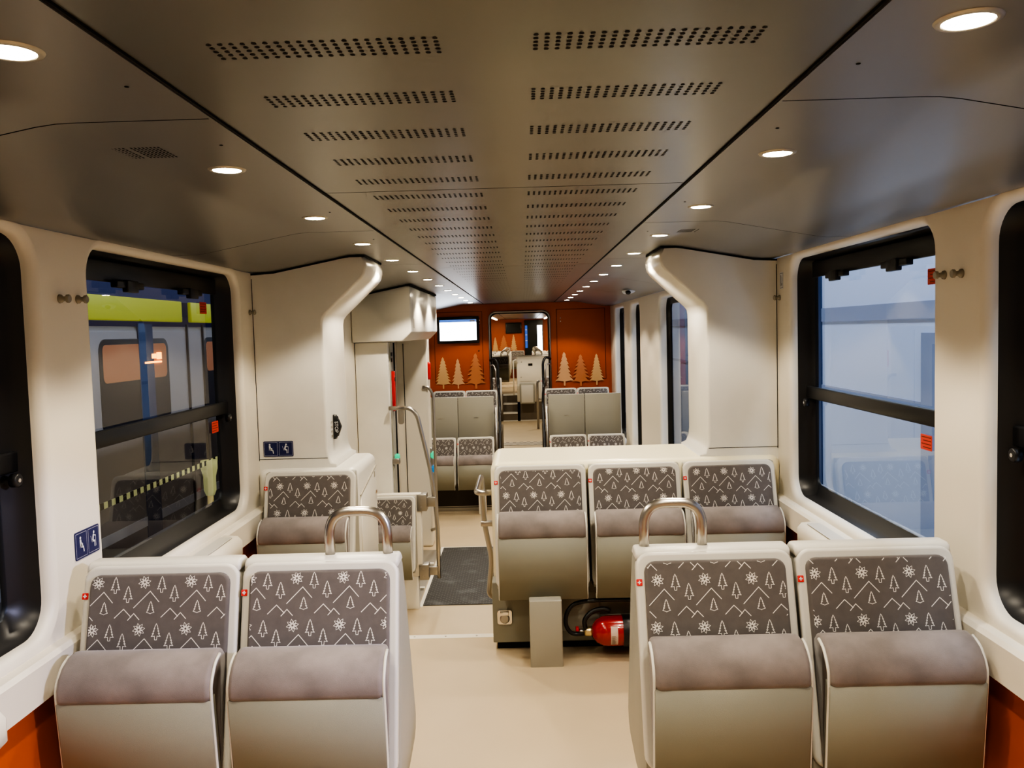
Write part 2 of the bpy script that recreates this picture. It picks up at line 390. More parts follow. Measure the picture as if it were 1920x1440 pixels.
ORD = ['first', 'second', 'third', 'fourth', 'fifth', 'sixth', 'seventh', 'eighth', 'ninth', 'tenth', 'eleventh', 'twelfth', 'thirteenth']
def lamp_at(loc, power, parent=None, size=2.12, blend=.3, r=.03, col=(1., .88, .70)):
    l = bpy.data.lights.new('lamp', 'SPOT'); l.energy = power; l.color = col; l.spot_size = size; l.spot_blend = blend; l.shadow_soft_size = r
    o = bpy.data.objects.new('lamp', l); C.objects.link(o); o.location = loc
    if parent is not None: o.parent = parent
    return o
PW = 21.
for s, nm in ((-1, 'left'), (1, 'right')):
    for i, yy in enumerate(LY):
        x = s * .68
        if i < 2:       # behind the camera: only the light it gives
            e = empty('ceiling_light', (x, yy, ZC)); lamp_at((0, 0, -.03), PW, e)
            m = MB(); m.lathe([(0, .032), (.004, .030)], (0, 0, -.001), (0, 0, -1), 'lens', 20); m.build('lens', e)
            tag(e, 'round recessed downlight in the %s ceiling panel behind the viewer' % nm, 'ceiling light', 'downlights behind the viewer'); continue
        e = empty('ceiling_light', (x, yy, ZC))
        m = MB(); m.lathe([(0, .046), (.003, .044), (.004, .036), (.001, .034)], (0, 0, 0), (0, 0, -1), 'ring', 24, cap0=False, cap1=False); m.build('trim_ring', e)
        m = MB(); m.lathe([(.0012, .0345), (.0035, .033), (.0045, .024)], (0, 0, 0), (0, 0, -1), 'lens', 24); m.build('lens', e)
        lamp_at((0, 0, -.03), PW, e)
        tag(e, 'round warm recessed downlight, %s from the viewer in the %s ceiling row' % (ORD[i - 2], nm), 'ceiling light', '%s row of ceiling downlights' % nm)

# ------------------------------------------------------------------ partitions (white portal either side of the aisle)
def partition(s):
    side = 'left' if s < 0 else 'right'
    e = empty('partition_panel', (s * 1.2, 4.72, .95)); ox, oy, oz = e.location
    zc = ZC - .012
    P = [(1.375, ZT - .012), (1.25, ZT - .005), (.885, zc - .004), (.85, zc), (.775, zc)]
    P += [(.765, zc - .03), (.765, 2.0), (.772, 1.97), (.79, 1.945)]
    P += [(.985, 1.765), (1.0, 1.745), (1.005, 1.715)]
    P += [(1.005, 1.06), (1.0, 1.02), (.985, .985), (.96, .972), (.96, .90), (1.375, .90)]
    t = MB(); y0, y1 = 4.45, 4.98; b = .013
    pr = [(s * x - ox, z - oz) for x, z in P]
    # rounded vertical edges: three rings
    def inset(d):
        out = []
        n = len(P)
        for i, (x, z) in enumerate(P):
            if 3 < i < 15:
                a = P[i - 1]; c = P[i + 1]; dx, dz = c[0] - a[0], c[1] - a[1]; L = math.hypot(dx, dz)
                # normal pointing into the panel (towards the wall)
                nx, nz = -dz / L, dx / L
                if nx < 0 and abs(nx) > .01: nx, nz = -nx, -nz
                if i in (4, 5): nx, nz = 1, 0
                x, z = x + nx * d, z + nz * d
            out.append((s * x - ox, z - oz))
        return out
    rings = []
    for tt in (0, .33, .66, 1.): rings.append(([(a, y0 + b * (1 - math.sin(tt * PI / 2)) - oy, c) for a, c in inset(b * (1 - math.cos((1 - tt) * PI / 2)) if False else b * (1 - math.sin((tt) * PI / 2)))]))
    rings = [[(a, y0 + b * (1 - math.cos(tt * PI / 2)) - oy, c) for a, c in inset(b * (1 - math.sin(tt * PI / 2)))] for tt in (0, .33, .66, 1.)]
    rings += [[(a, y1 - b * (1 - math.cos(tt * PI / 2)) - oy, c) for a, c in inset(b * (1 - math.sin(tt * PI / 2)))] for tt in (1., .66, .33, 0)]
    t.loops(rings, 'white', cap0=True, cap1=True); t.build('panel_body', e)
    g = MB(); Q = [(1.375, ZT - .004), (1.25, ZT + .003), (.885, zc + .006), (.85, zc + .010), (.77, zc + .010), (.77, zc), (.85, zc), (.885, zc - .004), (1.25, ZT - .005), (1.375, ZT - .012)]
    g.prism([(s * x - ox, z - oz) for x, z in Q], 'y', y0 - .006 - oy, y1 + .002 - oy, 'gap'); g.build('top_gap_strip', e)  # black strip put in for the dark gap under the ceiling
    g = MB(); g.box((s * 1.19 - ox - .185, y0 - .0012 - oy, 1.007 - oz), (s * 1.19 - ox + .185, y0 - .0002 - oy, 1.0095 - oz), 'gap')
    g.box((s * 1.368 - ox - .002, y0 - .0015 - oy, 1.0 - oz), (s * 1.368 - ox + .001, y0 - oy, ZT - .03 - oz), 'gap'); g.build('panel_seam', e)
    tag(e, 'tall %s partition panel curving out to the ceiling on the %s of the aisle' % ('white', side), 'partition')
    return e
partition(-1); partition(1)

# cabinets below
def cabinet_top_prof(s, xin, ztop=.958):
    return [(s * 1.375, ztop), (s * (xin + .04) if s > 0 else s * (xin + .04), ztop)]
e = empty('partition_cabinet', (.6, 4.7, 0)); ox, oy, oz = e.location
m = MB()
def rounded_cab(m, xa, xb, ya, yb, z0, z1, k, r=.045):
    """box with a rounded top rim"""
    L = []
    cx, cy = (xa + xb) / 2, (ya + yb) / 2
    def ring(i, z): return [(cx + a - ox, cy + b - oy, z - oz) for a, b in rrect(xb - xa - 2 * i, yb - ya - 2 * i, max(.05 - i, .005), 5)]
    L.append(ring(0, z0))
    for t in (0, .25, .5, .75, 1.): L.append(ring(r * (1 - math.cos(t * PI / 2)), z1 - r + r * math.sin(t * PI / 2)))
    m.loops(L, k, cap0=True, cap1=True)
rounded_cab(m, -.145, 1.372, 4.40, 5.0, -.64, .965, 'cream_warm'); m.build('cabinet_body', e)
m = MB(); m.box((-.150 - ox, 4.30 - oy, .045), (1.36 - ox, 4.42 - oy, .36), 'pan', .004)
m.box((.16 - ox, 4.296 - oy, .10), (.40 - ox, 4.301 - oy, .30), 'shell', .003); m.build('plinth', e)
m = MB(); m.box((-.13 - ox, 4.34 - oy, 0), (1.36 - ox, 4.40 - oy, .047), 'gap'); m.build('toe_kick', e)
tag(e, 'low white cabinet with glossy rounded cream top behind the row of three seats', 'cabinet')
e = empty('partition_cabinet', (-1.1, 4.7, 0)); ox, oy, oz = e.location
m = MB(); rounded_cab(m, -1.372, -.845, 4.40, 5.0, -.64, .958, 'white'); m.build('cabinet_body', e)
d = MB()
pr = [(4.47, .42), (4.93, .42), (4.93, .88), (4.47, .80)]
d.prism([(a - oy, b - oz) for a, b in pr], 'x', -.846 - ox, -.838 - ox, 'white', .002); dd = d.build('door', e)
d = MB(); 
for P4 in (((4.46, .795), (4.94, .885)),):
    d.prism([(4.46 - oy, .798), (4.94 - oy, .884), (4.94 - oy, .890), (4.46 - oy, .804)], 'x', -.848 - ox, -.8375 - ox, 'ring')
d.build('door_seam', dd)
k = MB(); k.lathe([(0, .012), (.006, .011)], (-.838 - ox, 4.90 - oy, .74), (1, 0, 0), 'chrome', 12); k.build('latch', dd)
k = MB(); k.box((-.8382 - ox, 4.86 - oy, .83), (-.837 - ox, 4.89 - oy, .862), 'ring'); k.build('small_plate', dd)
tag(e, 'white side cabinet with slanted door next to the single seat on the left', 'cabinet')

# ------------------------------------------------------------------ seats
TA, TB = .14, .137      # fabric repeat
def tree_line(w, h, trunk):
    """half outline of a fir, mirrored"""
    n = 5; R = [(0, h)]
    for i in range(n):
        zt = h * (1 - (i + .55) / n * .92); zb = h * (1 - (i + 1) / n * .92)
        wo = w * (.12 + .88 * (i + 1) / n)
        R.append((wo, zb))
        if i < n - 1: R.append((wo * .60, zb + h * .035))
    if trunk: R += [(w * .28, h * .1), (w * .24, -h * .16), (0, -h * .17)]
    else: R += [(w * .45, h * .02), (w * .25, 0), (0, -h * .05)]
    return R + [(-a, b) for a, b in R[::-1][1:]]
def flower_line(r):
    out = []
    for i in range(8):
        a = 2 * PI * i / 8 + .2
        out.append([(r * .18 * math.cos(a), r * .18 * math.sin(a)), (r * .7 * math.cos(a - .27), r * .7 * math.sin(a - .27)), (r * math.cos(a), r * math.sin(a)),
                    (r * .7 * math.cos(a + .27), r * .7 * math.sin(a + .27)), (r * .18 * math.cos(a), r * .18 * math.sin(a))])
        out.append([(r * .62 * math.cos(a + .39), r * .62 * math.sin(a + .39)), (r * .25 * math.cos(a + .39), r * .25 * math.sin(a + .39))])
    return out
def tile():
    q = .000524; L = []
    def off(l, x, y): return [(a + x * q, b - y * q) for a, b in l]
    for f in flower_line(.0185): L.append((off(f, 0, 0), .0014))
    for x, y, t, w, h in ((100, 20, 1, .0135, .040), (175, 72, 1, .0135, .040)):
        L.append((off(tree_line(w, h, t), x, y + 25), .0018))
    L.append((off(tree_line(.0115, .034, 0), 42, 172), .0018))
    L.append((off([(0, 0)], 0, 0), .0019))
    L.pop()
    L.append(([(a * q, -b * q) for a, b in ((-55, 140), (35, 50), (88, 110))], .0023))
    L.append(([(a * q, -b * q) for a, b in ((105, 195), (155, 147), (200, 192))], .0023))
    L.append(([(a * q, -b * q) for a, b in ((182, 208), (215, 172), (247, 206))], .0023))
    return L
TILE = tile()
def clip(p, q, x0, x1, y0, y1):
    t0, t1 = 0., 1.; dx, dy = q[0] - p[0], q[1] - p[1]
    for a, b in ((-dx, p[0] - x0), (dx, x1 - p[0]), (-dy, p[1] - y0), (dy, y1 - p[1])):
        if abs(a) < 1e-12:
            if b < 0: return None
        else:
            r = b / a
            if a < 0: t0 = max(t0, r)
            else: t1 = min(t1, r)
    if t0 >= t1: return None
    return (p[0] + t0 * dx, p[1] + t0 * dy), (p[0] + t1 * dx, p[1] + t1 * dy)
def pattern(m, O, ux, uy, n, w, h, ph, k='thread'):
    O, ux, uy, n = map(Vector, (O, ux, uy, n))
    for r in range(-5, 6):
        for c in range(-6, 7):
            bx = ph[0] + c * TA + r * -.0095 * -1; by = ph[1] + r * TB
            for pts, lw in TILE:
                for a, b in zip(pts, pts[1:]):
                    s = clip((a[0] + bx, a[1] + by), (b[0] + bx, b[1] + by), -w / 2, w / 2, -h / 2, h / 2)
                    if not s: continue
                    (x0, y0), (x1, y1) = s; L = math.hypot(x1 - x0, y1 - y0)
                    if L < 1e-5: continue
                    nx, ny = -(y1 - y0) / L * lw / 2, (x1 - x0) / L * lw / 2; ex, ey = (x1 - x0) / L * lw * .4, (y1 - y0) / L * lw * .4
                    m.face([O + ux * (x + dx) + uy * (y + dy) + n * .0012 for x, y, dx, dy in ((x0 - ex, y0 - ey, nx, ny), (x0 - ex, y0 - ey, -nx, -ny), (x1 + ex, y1 + ey, -nx, -ny), (x1 + ex, y1 + ey, nx, ny))], k)
TILT = math.radians(15.5)
UY = Vector((0, math.sin(TILT), math.cos(TILT))); NN = Vector((0, -math.cos(TILT), math.sin(TILT)))
TOP = Vector((0, 0, .972))
def make_seat(kind, ph, handle=0, fold=True, leg=None):
    """kind: 'double' (A-frame body, stands free) or 'slim' (against a partition)"""
    root = empty('folding_seat')
    H = .62; W = .472
    mid = TOP - UY * (H / 2)
    m = MB(); m.slab(W, H, .042, .03, .010, 'trimw', mid - NN * .03, (1, 0, 0), UY, NN)
    if kind == 'double':
        pr = [(.0, .95), (.010, .970), (.025, .976), (.072, .976), (.092, .962), (.11, .93), (.165, .79), (.30, .36), (.285, .31), (.25, .285), (.10, .255), (-.05, .262), (-.148, .36), (-.13, .40)]
        m.prism(pr, 'x', -W / 2 + .004, W / 2 - .004, 'shell', .012, 3)
        m.prism([(.0, .945), (.009, .971), (.024, .9785), (.073, .9785), (.095, .963), (.105, .945)], 'x', -W / 2 + .001, W / 2 - .001, 'trimw', .010, 3)
    else:
        pr = [(.0, .94), (.008, .962), (.045, .962), (.05, .9), (.05, .40), (-.10, .36), (-.148, .37), (-.13, .42)]
        m.prism(pr, 'x', -W / 2 + .004, W / 2 - .004, 'shell', .006, 2)
    m.build('backrest_shell', root)
    m = MB(); ch = H - .055; cc = TOP - UY * (.026 + ch / 2)
    m.slab(W - .05, ch, .032, .014, .009, 'fabric', cc, (1, 0, 0), UY, NN)
    pattern(m, cc + NN * .014, (1, 0, 0), UY, NN, W - .05 - .016, ch - .014, ph); m.build('backrest_cushion', root, recalc=False)
    if fold:
        # seat pan folded up
        w2 = .438
        m = MB(); pr = [(-.206, .33), (-.236, .645), (-.20, .655), (-.172, .34)]
        m.prism([(a, b) for a, b in pr], 'x', -w2 / 2, w2 / 2, 'pan', .005, 2)
        fp = m.build('seat_pan', root)
        m = MB()
        pr = [(-.20, .642), (-.238, .646), (-.243, .66), (-.241, .685), (-.228, .715), (-.203, .74), (-.17, .756), (-.135, .76), (-.108, .752), (-.092, .735), (-.09, .71), (-.125, .60), (-.165, .42), (-.172, .345), (-.19, .40)]
        m.prism(pr, 'x', -w2 / 2 + .004, w2 / 2 - .004, 'velour', .014, 4); m.build('seat_cushion', root)
        for sx in (-1, 1):
            m = MB()
            x = sx * (w2 / 2 - .001)
            m.tube([(x, -.160, .34), (x, -.190, .322), (x, -.203, .36), (x, -.228, .64), (x, -.228, .69), (x, -.19, .738), (x, -.15, .75)], .0046, 'trimw', 8, .02, fs=4)
            m.build('side_rim', fp)
    m = MB(); t0 = TOP - UY * .088; m.slab(.018, .019, .002, .0025, .0008, 'redtag', t0 + Vector((-W / 2 + .0085, 0, 0)), (1, 0, 0), UY, NN)
    for a, b in ((.011, .0034), (.0034, .011)): m.slab(a, b, .0003, .0032, .0001, 'signw', t0 + Vector((-W / 2 + .0085, 0, 0)), (1, 0, 0), UY, NN, seg=1)
    tg = m.build('fabric_tag', root); tg['label'] = 'small red tag with white cross'
    if handle:
        m = MB(); x0 = handle - .089; x1 = handle + .089
        m.tube([(x0, .05, .965), (x0, .05, 1.112), (x1, .05, 1.112), (x1, .05, .965)], .0155, 'steel', 16, .075, fs=8)
        for x in (x0, x1): m.lathe([(0, .021), (.006, .019)], (x, .05, .974), (0, 0, 1), 'trimw', 16)
        m.build('grab_handle', root)['label'] = 'brushed steel loop handle'
    if leg:
        m = MB(); m.box(leg[0], leg[1], 'shell', .006); m.build('leg', root)
    return root
def put(o, x, y, z, label, group, rz=0):
    o.location = (x, y, z); o.rotation_euler[2] = rz; tag(o, label, 'seat', group); return o

leg1 = ((-.20, .04, 0), (.20, .21, .30))
Y1 = 2.525
put(make_seat('double', (-.183, .258), leg=leg1), -1.07, Y1, 0, 'front left folding seat by the window, grey upholstered with tree pattern', 'front row of folding seats')
put(make_seat('double', (-.066, .260), handle=.108, leg=leg1), -.588, Y1, 0, 'front left folding seat on the aisle with steel loop handle on top', 'front row of folding seats')
put(make_seat('double', (-.035, .226), handle=-.112, leg=leg1), .600, Y1 + .01, 0, 'front right folding seat on the aisle with steel loop handle on top', 'front row of folding seats')
put(make_seat('double', (-.19, .235), leg=leg1), 1.082, Y1 + .01, 0, 'front right folding seat by the window, grey upholstered with tree pattern', 'front row of folding seats')
# second row
Y2 = 4.345
put(make_seat('slim', (-.175, .153), leg=((-.073, -.27, 0), (.087, -.05, .345))), .112, Y2, -.012, 'aisle seat of the three folding seats below the cream counter, on a square pedestal', 'row of three folding seats')
put(make_seat('slim', (-.13, .265)), .596, Y2, -.012, 'middle seat of the three folding seats below the cream counter', 'row of three folding seats')
put(make_seat('slim', (-.17, .25)), 1.082, Y2, -.012, 'window seat of the three folding seats below the cream counter', 'row of three folding seats')
put(make_seat('slim', (-.15, .228)), -1.075, Y2, -.012, 'single folding seat left of the white side cabinet', None)
for o in bpy.data.objects:
    if o.name.startswith('folding_seat') and o.parent is None and 'group' in o and not o['group']: del o['group']
# seat in the entrance
low = make_seat('slim', (-.165, .17)); put(low, -1.11, 6.9, ZL, 'single folding seat on the lower floor in front of the handrail partition', 'folding seats on the lower floor')
LOWG = 'folding seats on the lower floor'
for x, l in ((-1.075, 'left window seat of the low row in front of the grey panels'), (-.588, 'left aisle seat of the low row in front of the grey panels'), (.588, 'right aisle seat of the low row in front of the grey panels'), (1.072, 'right window seat of the low row in front of the grey panels')):
    put(copy_tree(low), x, 10.74, ZL, 'dark folding seat, ' + l, 'low row of folding seats')
# rear facing seats on the podium: only their flat backs show
def make_back():
    root = empty('rear_facing_seat')
    m = MB(); m.box((-.236, -.02, .30), (.236, .02, .975), 'shell', .008, 2); m.build('back_panel', root)
    m = MB(); m.box((-.2, .02, .42), (.2, .07, .955), 'fabric', .015, 2); m.build('backrest_cushion', root)
    m = MB(); m.box((-.21, .02, .36), (.21, .46, .44), 'velour', .03, 3); m.build('seat_cushion', root)
    m = MB(); m.box((-.16, .06, 0), (.16, .38, .365), 'shell', .01, 2); m.build('pedestal', root)
    m = MB(); m.box((-.03, -.024, .69), (.03, -.02, .70), 'steeldk'); m.box((-.236, .0, .5), (-.241, .02, .9), 'steeldk')
    m.build('hinge_bracket', root)
    return root
bk = make_back()
for i, (x, l) in enumerate(((-1.075, 'left window side'), (-.598, 'left aisle side'), (.598, 'right aisle side'), (1.078, 'right window side'))):
    o = bk if i == 0 else copy_tree(bk)
    put(o, x, 11.18, -.17, 'plain grey seat back turned to the viewer on the raised podium, %s' % l, 'grey rear facing seats on the podium')
slim2 = make_seat('slim', (-.16, .20))
for i, (x, l) in enumerate(((-1.055, 'left window side'), (-.583, 'left aisle side'), (.583, 'right aisle side'), (1.055, 'right window side'))):
    o = slim2 if i == 0 else copy_tree(slim2)
    put(o, x, 12.44, -.17, 'tree patterned seat against the orange partition, %s' % l, 'seats against the orange partition')

# podiums
for s, nm in ((-1, 'left'), (1, 'right')):
    m = MB(); m.box((min(s * .37, s * 1.366), 10.88, ZL), (max(s * .37, s * 1.366), YB - .03, -.17), 'browndk')
    m.box((min(s * .365, s * .37), 10.90, ZL), (max(s * .365, s * .37), YB - .03, -.17), 'orange')
    m.box((min(s * .37, s * 1.366), 10.875, -.60), (max(s * .37, s * 1.366), 10.88, -.592), 'steel'); m.box((min(s * .37, s * 1.366), 10.87, ZL), (max(s * .37, s * 1.366), 10.88, ZL + .04), 'steeldk')
    tag(m.build('seat_podium'), 'dark brown raised seat podium with steel strip on the %s side of the aisle' % nm, 'podium')
    for x in (-.52,) if s < 0 else (.52,):
        m = MB(); m.box((x - .045, 10.60, ZL), (x + .045, 10.86, -.32), 'cream', .006); tag(m.build('seat_pedestal'), 'cream square pedestal under the low %s seat row' % nm, 'pedestal')

# ------------------------------------------------------------------ fire extinguisher under the row of three
e = empty('fire_extinguisher', (.475, 4.19, .135)); A = (1, 0, 0)
m = MB(); m.lathe([(-.125, .022), (-.12, .035), (-.10, .058), (-.07, .072), (-.05, .0755), (.25, .0755), (.27, .06), (.28, .03)], (0, 0, 0), A, 'ext_red', 32); m.build('cylinder', e)
m = MB()
m.loops([[(x, -.0764 * math.cos(t), .0764 * math.sin(t)) for t in [(-.75 + 1.35 * i / 12) for i in range(13)]] for x in (-.035, .0)], 'label', close=False)
for i in range(14):
    t = -.7 + i * .05; m.loops([[(x, -.0768 * math.cos(q), .0768 * math.sin(q)) for q in (t, t + .02)] for x in (-.031, -.008 - (i % 3) * .004)], 'brown', close=False)
m.build('label_strip', e, recalc=False)
m = MB(); m.lathe([(.028, .0778), (.03, .079), (.10, .079), (.102, .0778)], (0, 0, 0), A, 'black', 32, False, False); m.build('strap', e)
m = MB(); m.lathe([(-.165, .016), (-.16, .024), (-.13, .026), (-.122, .022)], (0, 0, 0), A, 'brass', 20); m.lathe([(-.19, .012), (-.16, .013)], (0, 0, 0), A, 'steel', 14)
m.lathe([(-.205, .013), (-.19, .013)], (0, 0, .012), A, 'red', 12); m.build('valve', e)
m = MB(); m.tube([(-.155, -.01, .01), (-.165, -.01, .06), (-.12, 0, .105), (-.06, 0, .115), (-.03, 0, .10)], .012, 'black', 10, .03); m.build('lever', e)
m = MB(); m.tube([(-.165, -.01, -.01), (-.225, -.012, -.01), (-.255, -.012, .03), (-.255, -.012, .09), (-.22, 0, .14), (-.15, 0, .155), (.0, .0, .16), (.2, 0, .15)], .0105, 'black', 12, .05); m.build('hose', e)
m = MB(); m.box((-.08, .045, -.09), (.22, .11, -.075), 'shell', .003); m.box((-.08, .08, -.09), (.22, .11, .05), 'shell', .003); m.build('bracket', e)
tag(e, 'red fire extinguisher lying sideways with black hose under the middle folding seat', 'fire extinguisher')
e = empty('socket_cover', (-.088, 4.297, .18))
m = MB(); m.slab(.078, .078, .014, .006, .003, 'chrome', (0, 0, 0)); m.build('plate', e)
m = MB(); m.lathe([(0, .026), (.006, .025), (.009, .018)], (0, -.006, -.006), (0, -1, 0), 'steeldk', 18); m.box((-.022, -.018, .012), (.022, -.006, .032), 'chrome', .002); m.build('flap', e)
tag(e, 'small square chrome socket cover low on the cabinet plinth by the aisle', 'socket cover')

# grab rail beside the steps (right)
e = empty('handrail', (-.145, 4.7, .5)); ox, oy, oz = e.location
m = MB(); pth = [(-.14, 4.46, .80), (-.225, 4.46, .80), (-.225, 4.98, .80), (-.215, 4.985, .52), (-.175, 4.985, .30), (-.20, 4.985, .08), (-.14, 4.985, .06)]
m.tube([(a - ox, b - oy, c - oz) for a, b, c in pth], .016, 'steel', 14, .05); m.build('tube', e)
m = MB(); m.box((-.235 - ox, 4.965 - oy, .50 - oz), (-.145 - ox, 5.0 - oy, .53 - oz), 'steel', .004); m.build('bracket', e)
tag(e, 'bent steel handrail on the end of the right cabinet beside the steps', 'handrail')

# ------------------------------------------------------------------ left entrance: pillar, overhead box, door, screen wall and rail
e = empty('door_surround', (-1.24, 7.3, ZL)); ox, oy, oz = e.location
m = MB(); m.box((-1.366 - ox, 7.1 - oy, 0), (-1.09 - ox, 7.40 - oy, 1.588 - oz), 'white', .008); m.build('pillar_panel', e)
m = MB(); m.box((-1.10 - ox, 7.16 - oy, .2), (-1.078 - ox, 7.32 - oy, 1.585 - oz), 'shell', .003)
m.build('control_strip', e)
m = MB(); m.tube([(-1.075 - ox, 7.34 - oy, .30), (-1.075 - ox, 7.34 - oy, 1.58 - oz)], .008, 'black', 8); m.build('rubber_seal', e)
m = MB(); m.box((-1.08 - ox, 7.18 - oy, 1.0 - oz), (-1.055 - ox, 7.24 - oy, 1.34 - oz), 'red', .006); m.lathe([(0, .018), (.003, .017)], (-1.055 - ox, 7.21 - oy, 1.27 - oz), (1, 0, 0), 'black', 12); m.build('emergency_handle', e)['label'] = 'red vertical emergency handle'
m = MB(); m.box((-1.08 - ox, 7.18 - oy, 1.42 - oz), (-1.07 - ox, 7.23 - oy, 1.45 - oz), 'black'); m.box((-1.08 - ox, 7.18 - oy, 1.47 - oz), (-1.07 - ox, 7.23 - oy, 1.50 - oz), 'black'); m.build('key_switch', e)
m = MB(); m.box((-1.09 - ox, 7.14 - oy, .55 - oz), (-1.03 - ox, 7.20 - oy, .60 - oz), 'steeldk', .008); m.lathe([(0, .022), (.03, .02), (.036, .01)], (-1.05 - ox, 7.17 - oy, .60 - oz), (0, 0, 1), 'green', 14); m.build('door_button', e)['label'] = 'green lit button on steel bracket'
tag(e, 'white pillar with red emergency handle in front of the left entrance door', 'door pillar')
# door leaf
e = empty('door_1', (-1.33, 8.25, ZL)); struct(e)
m = MB(); m.box((-.02, -.85, 0), (.02, .85, 2.25), 'cream', .01); m.build('door_leaf', e)
m = MB(); m.box((.02, -.55, .75), (.026, -.08, 2.05), 'black', .003); m.box((.02, .08, .75), (.026, .55, 2.05), 'black', .003); m.build('door_glass', e)
e = empty('door_pillar', (-1.17, 9.15, ZL)); ox, oy, oz = e.location
m = MB(); m.box((-1.372 - ox, 9.05 - oy, 0), (-.985 - ox, 9.30 - oy, 1.62 - oz), 'cream', .02, 3); m.build('pillar_panel', e)
m = MB(); m.tube([(-1.235 - ox, 9.047 - oy, .05), (-1.235 - ox, 9.047 - oy, 2.2)], .004, 'gap', 6); m.build('panel_seam', e)
m = MB(); m.slab(.05, .19, .024, .03, .012, 'red', (-.985 - ox, 9.12 - oy, 1.25 - oz), (0, 1, 0), (0, 0, 1), (1, 0, 0)); m.build('emergency_handle', e)
m = MB(); m.box((-.99 - ox, 9.08 - oy, .12 - oz), (-.965 - ox, 9.16 - oy, .42 - oz), 'steeldk', .01); m.build('button_plate', e)
for z, k in ((.34, 'green'), (.19, 'cyan')):
    m = MB(); m.lathe([(0, .042), (.015, .04), (.022, .03)], (-.966 - ox, 9.11 - oy, z - oz), (1, -.4, 0), k, 18); m.build('button', e)
tag(e, 'cream pillar with red handle and lit buttons on the far side of the entrance door', 'door pillar')
# overhead box
e = empty('overhead_box', (-1.1, 8.0, 1.59)); ox, oy, oz = e.location
m = MB(); pr = [(-1.366, ZT - .02), (-1.25, ZT - .012), (-.905, 2.045), (-.885, 2.047), (-.872, 2.035), (-.872, 1.675), (-.88, 1.66), (-.945, 1.598), (-.96, 1.592), (-1.366, 1.592)]
m.prism([(a - ox, b - oz) for a, b in pr], 'y', 7.0 - oy, 9.12 - oy, 'white', .012, 3); m.build('box_body', e)
m = MB(); pr = [(-1.366, ZT - .02), (-1.25, ZT - .012), (-.905, 2.045), (-.868, 2.048), (-.868, 2.062), (-.905, 2.058), (-1.25, ZT - .002), (-1.366, ZT - .008)]
m.prism([(a - ox, b - oz) for a, b in pr], 'y', 6.994 - oy, 9.12 - oy, 'gap'); m.build('black_top_strip', e)  # black strip along the top edge of the box
m = MB(); m.box((-.8722 - ox, 7.16 - oy, 1.70 - oz), (-.8705 - ox, 7.22 - oy, 1.78 - oz), 'ring'); m.build('info_sticker', e)
m = MB(); m.box((-.8725 - ox, 7.13 - oy, 1.675 - oz), (-.8715 - ox, 7.134 - oy, 2.04 - oz), 'ring'); m.build('panel_seam', e)
tag(e, 'glossy cream overhead box above the left entrance door', 'overhead box')
# low screen wall behind the entrance seat, with clamps
e = empty('screen_wall', (-1.1, 7.0, ZL)); ox, oy, oz = e.location
m = MB(); m.box((-1.372 - ox, 6.965 - oy, .28), (-.84 - ox, 7.05 - oy, .975), 'cream', .006); m.box((-1.372 - ox, 6.97 - oy, 0), (-.88 - ox, 7.04 - oy, .28), 'white', .004)
m.build('panel', e)
for z0, z1 in ((.18, .32), (-.40, -.27)):
    m = MB(); m.box((-.87 - ox, 6.955 - oy, z0 - oz), (-.79 - ox, 7.06 - oy, z1 - oz), 'steeldk', .004)
    m.box((-.795 - ox, 6.99 - oy, z0 + .03 - oz), (-.72 - ox, 7.03 - oy, z1 - .03 - oz), 'steeldk', .003)
    for zz in (z0 + .035, z1 - .035): m.lathe([(0, .009), (.004, .007)], (-.835 - ox, 6.955 - oy, zz - oz), (0, -1, 0), 'steel', 8)
    m.build('clamp', e)
tag(e, 'low cream screen wall with steel clamps behind the entrance seat', 'screen wall')
e = empty('handrail', (-.72, 7.03, -.1)); ox, oy, oz = e.location
m = MB(); pth = [(-1.09, 7.06, 1.035), (-.91, 7.05, 1.035), (-.853, 7.04, .975), (-.80, 7.04, .72), (-.757, 7.04, .50), (-.725, 7.04, .20), (-.712, 7.03, 0), (-.712, 7.01, -.40)]
m.tube([(a - ox, b - oy, c - oz) for a, b, c in pth], .0175, 'steel', 14, .07); m.build('tube', e)
m = MB(); m.slab(.05, .13, .02, .012, .003, 'steeldk', (-.99 - ox, 7.06 - oy, .965 - oz)); m.build('bracket', e)
tag(e, 'curved steel handrail from the white pillar down to the screen wall', 'handrail')
e = empty('handrail', (-.95, 9.1, .4)); ox, oy, oz = e.location
m = MB(); pth = [(-1.04, 9.04, 1.08), (-.975, 9.04, 1.08), (-.93, 9.04, 1.0), (-.93, 9.04, .15), (-.93, 9.04, -.45), (-1.0, 9.06, -.47)]
m.tube([(a - ox, b - oy, c - oz) for a, b, c in pth], .016, 'steel', 12, .06); m.build('tube', e)
tag(e, 'upright steel handrail on the far pillar of the entrance', 'handrail')

